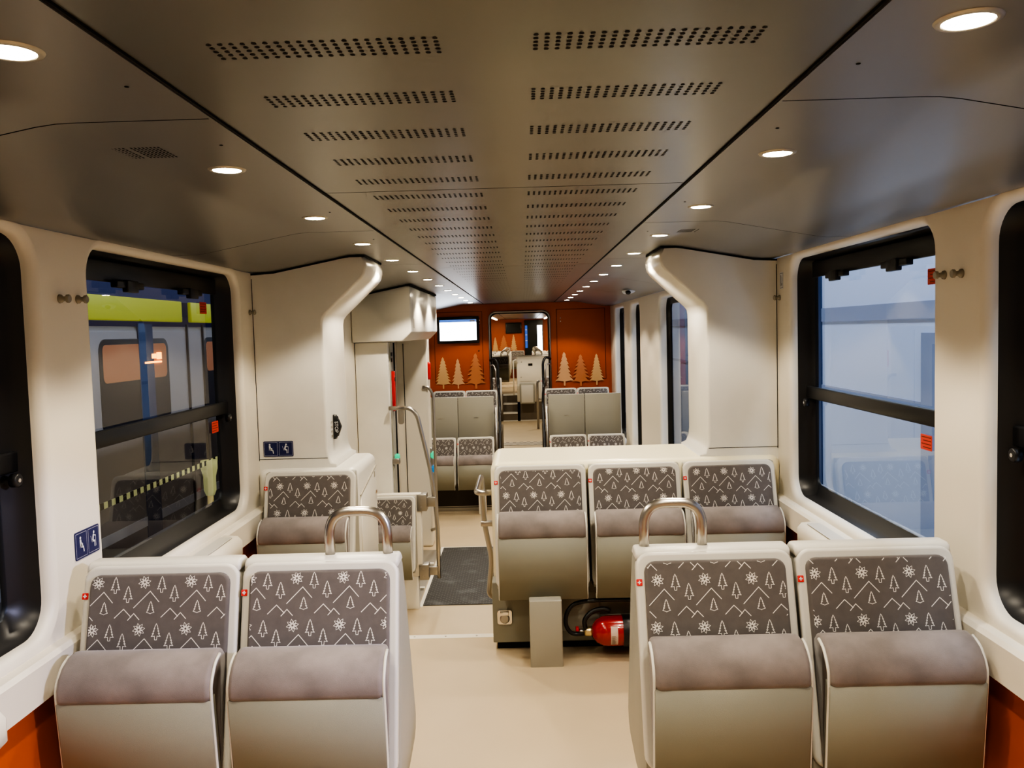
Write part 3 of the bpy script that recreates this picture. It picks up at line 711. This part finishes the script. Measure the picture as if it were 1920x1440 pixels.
# ------------------------------------------------------------------ orange bulkhead
DX, DZ = .455, 1.945
e = empty('wall_back', (0, YB, ZL)); struct(e)
m = MB()
def bulk(m, y, zf, k):
    n = 8; r = .11
    pts = [(DX, zf)]
    for i in range(n + 1): a = PI / 2 * i / n; pts.append((DX - r + r * math.cos(a), DZ - r + r * math.sin(a)))
    for i in range(n + 1): a = PI / 2 * (1 + i / n); pts.append((-DX + r + r * math.cos(a), DZ - r + r * math.sin(a)))
    pts.append((-DX, zf)); N = len(pts); out = []
    for i, (x, z) in enumerate(pts):
        if i <= (n + 1) // 2 + 0: out.append((1.40, zf if i == 0 else DZ - r + (2.12 - DZ + r) * (i - 1) / ((n + 1) // 2 - 1)))
        elif i >= N - 1 - (n + 1) // 2: out.append((-1.40, zf if i == N - 1 else DZ - r + (2.12 - DZ + r) * (N - 2 - i) / ((n + 1) // 2 - 1)))
        else: out.append((x * 2.8 if abs(x) > .3 else x, 2.12))
    m.loops([[(x, y, z - ZL) for x, z in out], [(x, y, z - ZL) for x, z in pts]], k, close=False, smooth=False)
    return pts
pts = bulk(m, 0, ZL, 'orange')
m.loops([[(x, 0, z - ZL) for x, z in pts], [(x, .5, z - ZL) for x, z in pts]], 'brown', close=False)
m.build('orange_panel', e, recalc=False)
m = MB(); m.tube([(x, -.008, z - ZL) for x, z in pts], .014, 'steeldk', 8); m.tube([(x * .965, .02, (z - ZL) if z < 1 else (z - ZL - .018)) for x, z in pts], .014, 'black', 8); m.build('door_trim', e)
for s in (-1, 1):
    m = MB(); x0, x1, z0, z1 = s * .56, s * 1.285, .90, 1.96
    for a, b in (((x0, z0), (x1, z0)), ((x1, z0), (x1, z1)), ((x1, z1), (x0, z1)), ((x0, z1), (x0, z0))):
        m.box((min(a[0], b[0]) - .004, -.003, min(a[1], b[1]) - .004 - ZL), (max(a[0], b[0]) + .004, 0, max(a[1], b[1]) + .004 - ZL), 'orangedk')
    o = m.build('hatch', e)
    m = MB()
    if s < 0: m.lathe([(0, .012), (.006, .01)], (-.62, 0, 1.37 - ZL), (0, -1, 0), 'black', 10)
    for z in (1.75, 1.80): m.lathe([(0, .008), (.004, .007)], (s * .60 if s < 0 else .62, 0, z + .03 - ZL), (0, -1, 0), 'chrome', 8)
    m.lathe([(0, .016), (.008, .014)], (s * .62 if s > 0 else -.63, 0, .99 - ZL), (0, -1, 0), 'steel', 10)
    m.build('hatch_lock', o)
def fir(m, x, z0, h, w, k, y=-.004, tiers=8, ragged=.35, trunk=.16, seed=1):
    rnd = random.Random(seed); R = []
    zb = z0 + h * trunk; hh = h * (1 - trunk)
    R.append((0, z0 + h))
    for i in range(tiers):
        t = (i + 1) / tiers; wo = w / 2 * (t ** .8) * (1 + rnd.uniform(-.08, .08))
        z = z0 + h - hh * t
        R.append((wo * (1 - ragged * .7), z + hh / tiers * .5)); R.append((wo, z))
        R.append((wo * (1 - ragged * 1.25), z + hh / tiers * .12))
    R.append((w * .05, zb - hh / tiers * .1)); R.append((w * .045, z0)); 
    P = [(x + a, y, b) for a, b in R] + [(x - a, y, b) for a, b in R[:0:-1]]
    m.face(P, k)
for s in (-1, 1):
    for (x, z0, h, w, k, sd) in (((-1.17, .81, .48, .25, 'tree2', 1), (-.945, .81, .45, .20, 'tree1', 2), (-.675, .80, .54, .34, 'tree3', 3)) if s < 0 else ((.66, .81, .51, .27, 'tree1', 4), (.905, .80, .48, .30, 'tree3', 5), (1.145, .81, .47, .23, 'tree2', 6))):
        m = MB(); fir(m, 0, -.0, h, w, k, 0, 9 if k == 'tree2' else 7, .3 if k != 'tree3' else .42, .14, sd)
        o = m.build('tree_print', e, recalc=False); o.location = (x, -.005 - .003 * sd, z0 - ZL)
# extra small half tree at left edge
e = empty('information_screen', (-.92, YB - .06, 1.69))
m = MB(); m.box((-.315, 0, -.20), (.315, .05, .20), 'black', .01); m.build('screen_housing', e)
m = MB(); m.box((-.275, -.003, -.155), (.275, 0, .155), 'screen'); m.build('display', e)
m = MB(); m.box((-.275, -.005, .118), (.275, -.003, .155), 'screenbar'); m.box((.18, -.006, .125), (.255, -.005, .145), 'signw'); m.build('header_bar', e)
tag(e, 'bright white information screen with blue header bar on the orange partition', 'screen')
# dark loop handles either side of the door opening
for s, nm in ((-1, 'left'), (1, 'right')):
    e = empty('handrail', (s * .40, 12.6, .6)); ox, oy, oz = e.location
    m = MB(); pth = [(s * .455, 12.74, 1.22), (s * .38, 12.70, 1.26), (s * .335, 12.66, 1.18), (s * .335, 12.6, .80), (s * .31, 12.2, .60), (s * .31, 11.6, -.1), (s * .33, 11.55, -.45)]
    m.tube([(a - ox, b - oy, c - oz) for a, b, c in pth], .02, 'black', 10, .08); m.build('upper_tube', e)
    m = MB(); pth = [(s * .455, 12.7, 1.14), (s * .40, 12.68, 1.16), (s * .37, 12.64, 1.08), (s * .37, 12.6, .82)]
    m.tube([(a - ox, b - oy, c - oz) for a, b, c in pth], .012, 'steel', 10, .05)
    pth = [(s * .335, 11.1, .66), (s * .335, 11.1, .0), (s * .345, 10.95, -.4)]
    m.tube([(a - ox, b - oy, c - oz) for a, b, c in pth], .016, 'steel', 10, .05); m.build('lower_tube', e)
    tag(e, 'dark curved handrail at the %s edge of the orange doorway' % nm, 'handrail')

# ------------------------------------------------------------------ next carriage beyond the doorway
m = MB(); m.box((-1.45, YB + .01, ZC), (1.45, 30.1, ZC + .03), 'ceil')
for s in (-1, 1): m.box((min(s * .50, s * .51), YB + .5, ZC - .003), (max(s * .50, s * .51), 30, ZC), 'gap')
struct(m.build('ceiling'))
m = MB(); m.box((-1.45, 22.3, -.05), (1.45, 30.1, 0), 'floor'); struct(m.build('floor'))
m = MB()
for i in range(3):
    y0 = 21.7 + i * .27; z = ZL + .2167 * (i + 1)
    m.box((-.50, y0, ZL), (-.13, y0 + .3, z - .02), 'brown'); m.box((-.50, y0 - .01, z - .03), (-.13, y0 + .3, z), 'nosing')
m.box((-.50, 21.66, ZL), (-.13, 21.7, ZL + .02), 'nosing')
tag(m.build('stair'), 'three brown steps with pale nosings in the next carriage', 'stairs')
m = MB(); m.box((-1.45, 21.75, ZL), (-.5, 22.4, 0), 'brown'); struct(m.build('trim_1'))
e = empty('partition_cabinet', (.62, 21.9, ZL)); ox, oy, oz = e.location
m = MB(); m.box((-.13 - ox, 21.7 - oy, .48), (1.37 - ox, 22.4 - oy, 1.01 - oz), 'cream', .03, 3); m.build('cabinet_body', e)
m = MB(); m.box((-.06 - ox, 21.72 - oy, 0), (1.37 - ox, 22.4 - oy, .48), 'brown'); m.box((-.06 - ox, 21.71 - oy, 0), (1.37 - ox, 21.72 - oy, .02), 'nosing'); m.build('base', e)
m = MB(); m.box((-.05 - ox, 21.692 - oy, .36 - oz), (.8 - ox, 21.70 - oy, .92 - oz), 'cream_gloss', .003)
dr = m.build('door', e)
m = MB(); m.box((.17 - ox, 21.685 - oy, .76 - oz), (.28 - ox, 21.692 - oy, .82 - oz), 'black'); m.lathe([(0, .014), (.004, .012)], (-.0 - ox, 21.692 - oy, .86 - oz), (0, -1, 0), 'steeldk', 8); m.lathe([(0, .014), (.004, .012)], (-.02 - ox, 21.692 - oy, .47 - oz), (0, -1, 0), 'steeldk', 8); m.build('slot', dr)
tag(e, 'tall cream cabinet with small dark slot in the next carriage', 'cabinet')
e = empty('tip_up_seat', (.13, 21.6, ZL)); m = MB(); m.box((-.19, -.04, .44), (.19, .06, .97), 'shell', .03, 3); m.build('seat_pad', e)
m = MB(); m.box((-.15, -.044, .48), (.15, -.04, .93), 'trimw', .001); m.build('pad_cover', e)
tag(e, 'folded pale grey tip-up seat below the cream cabinet in the next carriage', 'seat')
e = empty('handrail', (-.21, 21.6, 0)); m = MB(); m.tube([(0, 0, .02), (0, 0, .90), (.08, 0, .93)], .016, 'nosing', 8, .03); m.build('tube', e); tag(e, 'thin pale upright rail beside the far steps', 'handrail')
e = empty('handrail', (.36, 19.8, ZL)); m = MB(); m.tube([(0, 0, 0), (0, 0, 1.08), (.04, 0, 1.14)], .03, 'steeldk', 10, .03); m.tube([(0, 0, .7), (.2, 0, .7)], .02, 'steel', 8); m.build('tube', e); tag(e, 'grey steel post on the right of the aisle in the next carriage', 'handrail')
far = slim2
for i, (x, y, z, l) in enumerate(((-.60, 15.7, -.17, 'just beyond the orange doorway, left of the aisle'), (.60, 15.7, -.17, 'just beyond the orange doorway, right of the aisle'))):
    put(copy_tree(far), x, y, z, 'patterned seat %s' % l, 'seats beyond the orange doorway')
for s in (-1, 1):
    m = MB(); m.box((min(s * .38, s * 1.366), 15.2, ZL), (max(s * .38, s * 1.366), 16.6, -.17), 'brown'); tag(m.build('seat_podium'), 'brown seat podium beyond the orange doorway, %s of the aisle' % ('left' if s < 0 else 'right'), 'podium')
rows = [(23.3, 'first'), (25.0, 'second'), (26.7, 'third'), (28.3, 'fourth')]
hs = {}
for s in (-1, 1):
    hs[s] = make_seat('double', (-.16, .2), handle=-s * .11)
    for i, (y, l) in enumerate(rows):
        put(hs[s] if i == 0 else copy_tree(hs[s]), s * .58, y, 0, 'aisle seat with loop handle, %s row %s in the next carriage' % (l, 'left' if s < 0 else 'right'), 'far aisle seats')
        put(copy_tree(far), s * 1.06, y, 0, 'window seat, %s row %s in the next carriage' % (l, 'left' if s < 0 else 'right'), 'far window seats')
for x, l in ((-1.1, 'by the left wall'), (-.62, 'second from the left wall'), (-.14, 'beside the dark door')): put(copy_tree(far), x, 29.75, 0, 'seat against the far orange wall, %s' % l, 'seats against the far orange wall')
e = empty('wall_front', (0, 30, 0)); struct(e)
m = MB(); m.box((-1.45, 0, ZL), (1.45, .08, 2.12), 'orange'); m.build('orange_panel', e)
for x, z0, h, w, k, sd in ((-.92, .88, .58, .26, 'tree2', 7), (-.62, .86, .66, .40, 'tree3', 8), (-.27, .88, .66, .27, 'tree2', 9)):
    m = MB(); fir(m, 0, 0, h, w, k, 0, 8, .3, .16, sd); o = m.build('tree_print', e, recalc=False); o.location = (x, -.006, z0)
e = empty('information_screen', (-.26, 29.93, 1.765)); m = MB(); m.box((-.28, 0, -.19), (.28, .05, .19), 'screenoff', .01); m.build('screen_housing', e); m = MB(); m.box((-.24, -.003, -.155), (.24, 0, .155), 'screenoff'); m.build('display', e)
tag(e, 'switched off dark screen on the far orange wall', 'screen')
e = empty('door_2', (.44, 29.9, 0)); struct(e)
m = MB(); m.box((-.32, 0, 0), (.33, .05, 2.02), 'screenoff'); m.build('door_leaf', e)
m = MB(); m.box((.13, -.01, .90), (.30, 0, 1.84), 'bright'); m.build('door_glass', e)
m = MB(); m.box((-.30, -.01, 1.05), (-.22, 0, 1.84), 'bluestripe'); 
for z in (1.3, 1.5, 1.68): m.box((-.29, -.012, z), (-.23, -.01, z + .02), 'signw')
m.build('side_light', e)
for s, nm in ((-1, 'left'), (1, 'right')):
    e = empty('ceiling_light', (s * .82, 26.5, ZC - .02)); m = MB(); m.box((-.025, -2.8, -.01), (.025, 2.6, .02), 'strip', .003); m.build('lens', e)
    l = bpy.data.lights.new('lamp', 'AREA'); l.shape = 'RECTANGLE'; l.size = .1; l.size_y = 5; l.energy = 28; l.color = (1, .84, .62); lo = bpy.data.objects.new('lamp', l); C.objects.link(lo); lo.location = (0, 0, -.03); lo.parent = e
    tag(e, 'long strip light in the %s of the far carriage ceiling' % nm, 'ceiling light')
    for i, y in enumerate((14.6, 17.4, 20.2)):
        e = empty('ceiling_light', (s * .68, y, ZC)); m = MB(); m.lathe([(0, .035), (.004, .033)], (0, 0, 0), (0, 0, -1), 'lens', 16); m.build('lens', e); lamp_at((0, 0, -.03), 42, e)
        tag(e, 'round downlight of the next carriage, %s row, %s beyond the orange doorway' % (nm, ORD[i]), 'ceiling light', 'next carriage downlights')

# dome camera
e = empty('dome_camera', (1.10, 8.4, 2.018)); m = MB(); m.lathe([(0, .07), (.02, .068), (.035, .055), (.045, .03)], (0, 0, .012), (.2, 0, -1), 'signw', 20); m.build('housing', e)
m = MB(); m.lathe([(.02, .03), (.035, .022), (.04, .01)], (-.012, -.035, .0), (-.1, -.6, -1), 'black', 14); m.build('lens', e)
tag(e, 'small white dome camera on the right ceiling slope', 'camera')

# ------------------------------------------------------------------ hooks, signs, button, stickers
def hook(s, y, z, label):
    e = empty('coat_hook', (s * XW, y, z)); m = MB()
    m.lathe([(0, .014), (.006, .013), (.010, .008), (.020, .007), (.023, .0125), (.029, .013), (.032, .011)], (0, 0, 0), (-s, 0, 0), 'hook', 16); m.build('knob', e)
    tag(e, label, 'coat hook', 'coat hooks on the window pillars')
for s, nm in ((-1, 'left'), (1, 'right')):
    hook(s, 2.59, 1.787, 'clear round coat hook on the %s window pillar, nearer of two' % nm); hook(s, 2.695, 1.789, 'clear round coat hook on the %s window pillar, further of two' % nm)
    hook(s, 4.40, 1.785, 'clear round coat hook beside the %s partition' % nm)
def figure(m, T, k, pregnant):
    """seated pictogram from small rounded plates; T maps (u,v) to 3D"""
    def disc(u, v, r): m.face([T(u + r * math.cos(a * PI / 5), v + r * math.sin(a * PI / 5)) for a in range(10)], k)
    def bar(u0, v0, u1, v1, w):
        L = math.hypot(u1 - u0, v1 - v0); nx, ny = -(v1 - v0) / L * w / 2, (u1 - u0) / L * w / 2
        m.face([T(u0 + nx, v0 + ny), T(u0 - nx, v0 - ny), T(u1 - nx, v1 - ny), T(u1 + nx, v1 + ny)], k)
    if pregnant:
        disc(-.006, .023, .0048); bar(-.006, .017, -.002, -.004, .008); disc(.001, .0, .0065); bar(-.003, -.005, .010, -.008, .006); bar(.010, -.006, .013, -.024, .0045); bar(-.010, .018, -.009, -.008, .0014)
    else:
        disc(.002, .023, .0048); bar(.0, .017, -.006, -.003, .008); bar(-.006, -.004, .006, -.006, .006); bar(.006, -.004, .006, -.024, .0045); bar(.0, .014, .012, .010, .003); bar(.013, .012, .013, -.024, .0014); bar(-.018, .014, -.010, -.008, .0014)
def sign(name, O, u, n, w, h, label):
    e = empty(name, O); u, n = Vector(u), Vector(n); v = Vector((0, 0, 1))
    m = MB(); m.slab(w, h, .006, .002, .0005, 'blue', (0, 0, 0), u, v, n)
    def T(off, d=.0026): return lambda a, b: u * (a + off) + v * b + n * d
    for off in (-w / 4, w / 4):
        ww, hh = w / 2 - .010, h - .012
        for a, b, c, d in ((-ww / 2, -hh / 2, ww / 2, -hh / 2), (ww / 2, -hh / 2, ww / 2, hh / 2), (ww / 2, hh / 2, -ww / 2, hh / 2), (-ww / 2, hh / 2, -ww / 2, -hh / 2)):
            t = T(off, .0023); q = .0004; dx, dy = (0, q) if b == d else (q, 0)
            m.face([t(a - dx, b - dy), t(a + dx, b + dy), t(c + dx, d + dy), t(c - dx, d - dy)], 'signw')
    figure(m, T(-w / 4), 'signw', True); figure(m, T(w / 4), 'signw', False)
    m.build('sign_plate', e, recalc=False); tag(e, label, 'sign')
sign('priority_seat_sign', (-1.265, 4.449, 1.063), (1, 0, 0), (0, -1, 0), .158, .082, 'blue priority seat sign with two white seated figures on the left partition')
sign('priority_seat_sign', (-XW + .0005, 2.665, 1.015), (0, 1, 0), (1, 0, 0), .15, .088, 'blue priority seat sign with two white seated figures on the left window pillar')
# small black and white sign on right pillar
e = empty('window_sign', (XW - .0005, 4.37, 1.87)); m = MB(); m.slab(.055, .085, .004, .001, .0003, 'signw', (0, 0, 0), (0, -1, 0), (0, 0, 1), (-1, 0, 0))
def Tw(a, b): return Vector((-.0014, -a, b))
for a, b, c, d in ((-.024, -.038, .024, -.036), (-.024, .036, .024, .038), (-.024, -.038, -.022, .038), (.022, -.038, .024, .038), (-.012, -.028, -.004, .028), (.007, -.028, .009, .020)): m.face([Tw(a, b), Tw(c, b), Tw(c, d), Tw(a, d)], 'black')
m.face([Tw(.002, -.015), Tw(.014, -.015), Tw(.008, -.03)], 'black'); m.build('sign_plate', e, recalc=False)
tag(e, 'small white window sign with black bar and arrow on the right pillar', 'sign')
# stop button
e = empty('stop_button', (-1.005, 4.62, 1.155)); m = MB()
m.prism([(-.066, -.0), (-.066, .014), (-.05, .016), (-.035, .03), (0, .042), (.035, .03), (.05, .016), (.066, .014), (.066, 0)], 'y', -.02, .02, 'black', .006, 3)
o = m.build('button_body', e); o.data.transform(Matrix.Rotation(-PI / 2, 4, 'Y')); o.data.transform(Matrix.Scale(-1, 4, (1, 0, 0)));
for v in o.data.vertices: v.co.x = abs(v.co.x)
R4 = Matrix(((0, -1, 0, 0), (0, 0, -1, 0), (1, 0, 0, 0), (0, 0, 0, 1)))
text_mesh('STOP', .026, 'signw', 'button_lettering', e, Matrix.Translation((.018, -.0212, 0)) @ Matrix(((0, 1, 0, 0), (0, 0, -1, 0), (-1, 0, 0, 0), (0, 0, 0, 1))))
m = MB(); 
for z in (-.05, -.025, 0, .025): m.box((-.0005, -.075, z), (.001, -.028, z + .002), 'ring'); m.box((.0, -.07, z + .006), (.001, -.034, z + .010), 'ring')
m.build('instruction_sticker', e)
tag(e, 'black rounded stop request button on the left partition edge', 'button')
# red stickers on the panes
def sticker(s, y, z, label):
    e = empty('warning_sticker', (s * (XW + .098), y, z)); m = MB(); m.slab(.085, .055, .004, .001, .0003, 'sticker', (0, 0, 0), (0, -s, 0), (0, 0, 1), (-s, 0, 0))
    for i in range(4): m.box((min(-s * .0012, -s * .0016), -.036, .017 - i * .012), (max(-s * .0012, -s * .0016), .034 - (i % 2) * .012, .020 - i * .012), 'orangedk')
    m.build('print', e); tag(e, label, 'sticker', 'red stickers on the window panes')
sticker(-1, 4.02, 1.80, 'red warning sticker at the top of the left window pane'); sticker(-1, 4.10, 1.225, 'red warning sticker below the crossbar of the left window')
sticker(1, 2.97, 1.80, 'red warning sticker at the top of the right window pane'); sticker(1, 3.02, 1.215, 'red warning sticker below the crossbar of the right window')

# ------------------------------------------------------------------ outside: hall with trains on both sides
m = MB(); m.box((-9, -6, -1.25), (9, 34, -1.2), 'ground'); struct(m.build('ground'))
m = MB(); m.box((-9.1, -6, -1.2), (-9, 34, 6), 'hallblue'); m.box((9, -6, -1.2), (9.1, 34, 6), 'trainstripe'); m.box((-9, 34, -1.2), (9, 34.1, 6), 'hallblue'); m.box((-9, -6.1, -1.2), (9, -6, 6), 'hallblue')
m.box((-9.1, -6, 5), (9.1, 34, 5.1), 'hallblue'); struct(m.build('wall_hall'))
e = empty('parked_train', (-3.2, 9, -1.2)); ox, oy, oz = e.location
m = MB(); m.box((-5.6 - ox, -4 - oy, .25), (-3.2 - ox, 30 - oy, 2.98), 'trainbody', .05)
m.box((-3.2 - ox, -4 - oy, 1.28), (-3.195 - ox, 30 - oy, 1.36), 'signw'); m.build('body', e)
m = MB()
for a, b in ((-4, 3.4), (3.55, 8.0), (8.22, 13), (13.3, 30)): m.box((-3.2 - ox, a - oy, 3.02), (-3.16 - ox, b - oy, 3.215), 'yellow', .01)
m.build('roof_band', e)['label'] = 'yellow band along the roof edge'
m = MB(); m.box((-5.4 - ox, -4 - oy, 3.22), (-3.3 - ox, 30 - oy, 3.5), 'hallblue'); m.build('roof', e)
for y0, y1, k in ((1.2, 2.6, 'w'), (4.2, 5.6, 'w'), (6.45, 7.72, 'w'), (8.6, 10.1, 'w'), (10.9, 12.4, 'w')):
    m = MB(); m.slab(y1 - y0, .75, .1, .006, .002, 'traindark', (-3.2 - ox, (y0 + y1) / 2 - oy, 2.50), (0, 1, 0), (0, 0, 1), (1, 0, 0)); w = m.build('window', e)
    m = MB(); m.slab(y1 - y0 - .1, .3, .05, .008, .002, 'tree3', (-3.2 - ox, (y0 + y1) / 2 - oy, 2.68), (0, 1, 0), (0, 0, 1), (1, 0, 0)); m.build('pane', w)  # salmon slab paints an orange reflection into the window glass
m = MB(); m.box((-3.2 - ox, 7.12 - oy, .3), (-3.19 - ox, 7.40 - oy, 3.0), 'trainblue'); m.box((-3.2 - ox, 2.9 - oy, .3), (-3.19 - ox, 3.3 - oy, 3.0), 'trainblue'); m.box((-3.2 - ox, 10.3 - oy, .3), (-3.19 - ox, 10.7 - oy, 3.0), 'trainblue'); m.build('blue_stripe', e)
m = MB(); m.box((-3.192 - ox, 7.22 - oy, 2.66), (-3.185 - ox, 7.55 - oy, 2.675), 'amber'); m.box((-3.192 - ox, 7.36 - oy, 2.70), (-3.185 - ox, 7.44 - oy, 2.74), 'amber'); m.box((-3.192 - ox, 7.46 - oy, 2.69), (-3.185 - ox, 7.55 - oy, 2.75), 'amber'); m.build('destination_display', e)
m = MB()
for y in (8.15, 8.55): m.box((-3.2 - ox, y - oy, .5), (-3.18 - ox, y + .02 - oy, 3.0), 'traindark')
m.build('door_seam', e)
tag(e, 'grey parked train with yellow roof band outside the left windows', 'train')
e = empty('barrier_post', (-2.3, 6.2, -1.2)); m = MB(); m.tube([(0, 0, 0), (0, 0, 1.75)], .022, 'post', 10); m.build('post', e)
m = MB(); m.lathe([(1.70, .03), (1.74, .045), (1.84, .045), (1.90, .06), (1.96, .06)], (0, 0, 0), (0, 0, 1), 'tape', 14); m.build('tape_head', e)
tag(e, 'yellow barrier post outside the left window', 'barrier')
m = MB(); y = 3.0
while y < 7.4:
    m.box((-2.302, y, .73), (-2.298, y + .045, .765), 'tape'); m.box((-2.302, y + .045, .73), (-2.298, y + .09, .765), 'gap'); y += .09
tag(m.build('barrier_tape'), 'yellow and black striped barrier tape stretched outside the left window', 'barrier tape')
e = empty('parked_train', (3.0, 9, -1.2)); ox, oy, oz = e.location
m = MB(); m.box((3.2 - ox, -4 - oy, .2), (5.6 - ox, 30 - oy, 4.2), 'trainwhite', .05); m.build('body', e)
m = MB(); m.box((3.19 - ox, -4 - oy, 2.86), (3.2 - ox, 30 - oy, 3.0), 'trainstripe'); m.box((3.19 - ox, -4 - oy, 2.15), (3.2 - ox, 30 - oy, 2.2), 'trainstripe'); m.build('stripe', e)
m = MB(); m.box((3.185 - ox, 9.0 - oy, .5), (3.2 - ox, 9.25 - oy, 3.4), 'trainblue'); m.box((3.185 - ox, 6.2 - oy, .5), (3.2 - ox, 6.75 - oy, 2.75), 'trainstripe'); m.box((3.18 - ox, 3.6 - oy, .5), (3.2 - ox, 4.6 - oy, 2.75), 'trainblue'); m.build('door_stripe', e)
tag(e, 'pale blue white parked train outside the right windows', 'train')
def area(loc, rot, sx, sy, en, col):  # unseen lamps, added to brighten the view outside the windows
    l = bpy.data.lights.new('unseen_hall_lamp', 'AREA'); l.shape = 'RECTANGLE'; l.size = sx; l.size_y = sy; l.energy = en; l.color = col
    o = bpy.data.objects.new('unseen_hall_lamp', l); C.objects.link(o); o.location = loc; o.rotation_euler = rot; return o
area((2.3, 8, 4.6), (0, math.radians(12), 0), .5, 20, 520, (.72, .82, 1.))
area((2.3, 8, -.9), (0, math.radians(125), 0), .4, 20, 150, (.62, .76, 1.))
area((-2.3, 8, 4.6), (0, math.radians(-15), 0), .5, 20, 50, (1., .93, .88))
l = bpy.data.lights.new('unseen_hall_lamp', 'SPOT'); l.energy = 330; l.color = (.78, .74, 1.); l.shadow_soft_size = .05; l.spot_size = .46; l.spot_blend = .3
o = bpy.data.objects.new('unseen_hall_lamp', l); C.objects.link(o); o.location = (2.9, .69, 2.17); o.rotation_euler = (Vector((-1.15, 2.35, .75)) - o.location).to_track_quat('-Z', 'Y').to_euler()
# added spot outside the left window, tints the ceiling end blue
l = bpy.data.lights.new('window_lamp', 'SPOT'); l.shadow_soft_size = .1; l.spot_size = .75; l.spot_blend = 1; l.energy = 90; l.color = (.16, .22, 1.)
o = bpy.data.objects.new('window_lamp', l); C.objects.link(o); o.location = (-2.1, 11.5, .9); o.rotation_euler = (Vector((-.9, 11.7, 2.05)) - o.location).to_track_quat('-Z', 'Y').to_euler()

# ------------------------------------------------------------------ world and camera
w = bpy.data.worlds.new('world'); bpy.context.scene.world = w; w.use_nodes = True
w.node_tree.nodes['Background'].inputs[0].default_value = (.35, .45, .7, 1); w.node_tree.nodes['Background'].inputs[1].default_value = .05
cam = bpy.data.cameras.new('camera'); co = bpy.data.objects.new('camera', cam); C.objects.link(co)
f, pi_, ya, ro, cx = 1592.06, -.061952, -.013722, -.027549, .0411
cam.sensor_width = 36; cam.lens = f / 1920 * 36; cam.clip_start = .05; cam.clip_end = 200
F = Vector((math.sin(ya) * math.cos(pi_), math.cos(ya) * math.cos(pi_), math.sin(pi_))); A = Vector((math.cos(ya), -math.sin(ya), 0)); U = A.cross(F)
Rt = A * math.cos(ro) + U * math.sin(ro); U2 = U * math.cos(ro) - A * math.sin(ro)
mt = Matrix((Rt, U2, -F)).transposed().to_4x4(); mt.translation = Vector((cx, 0, 1.65)); co.matrix_world = mt
sc = bpy.context.scene; sc.camera = co
sc.view_settings.view_transform = 'AgX'; sc.view_settings.look = 'AgX - High Contrast'; sc.view_settings.exposure = 0.55
sc.cycles.max_bounces = 8; sc.cycles.diffuse_bounces = 4; sc.cycles.glossy_bounces = 4; sc.cycles.transparent_max_bounces = 12; sc.cycles.caustics_reflective = False; sc.cycles.caustics_refractive = False
sc.cycles.sample_clamp_indirect = 4
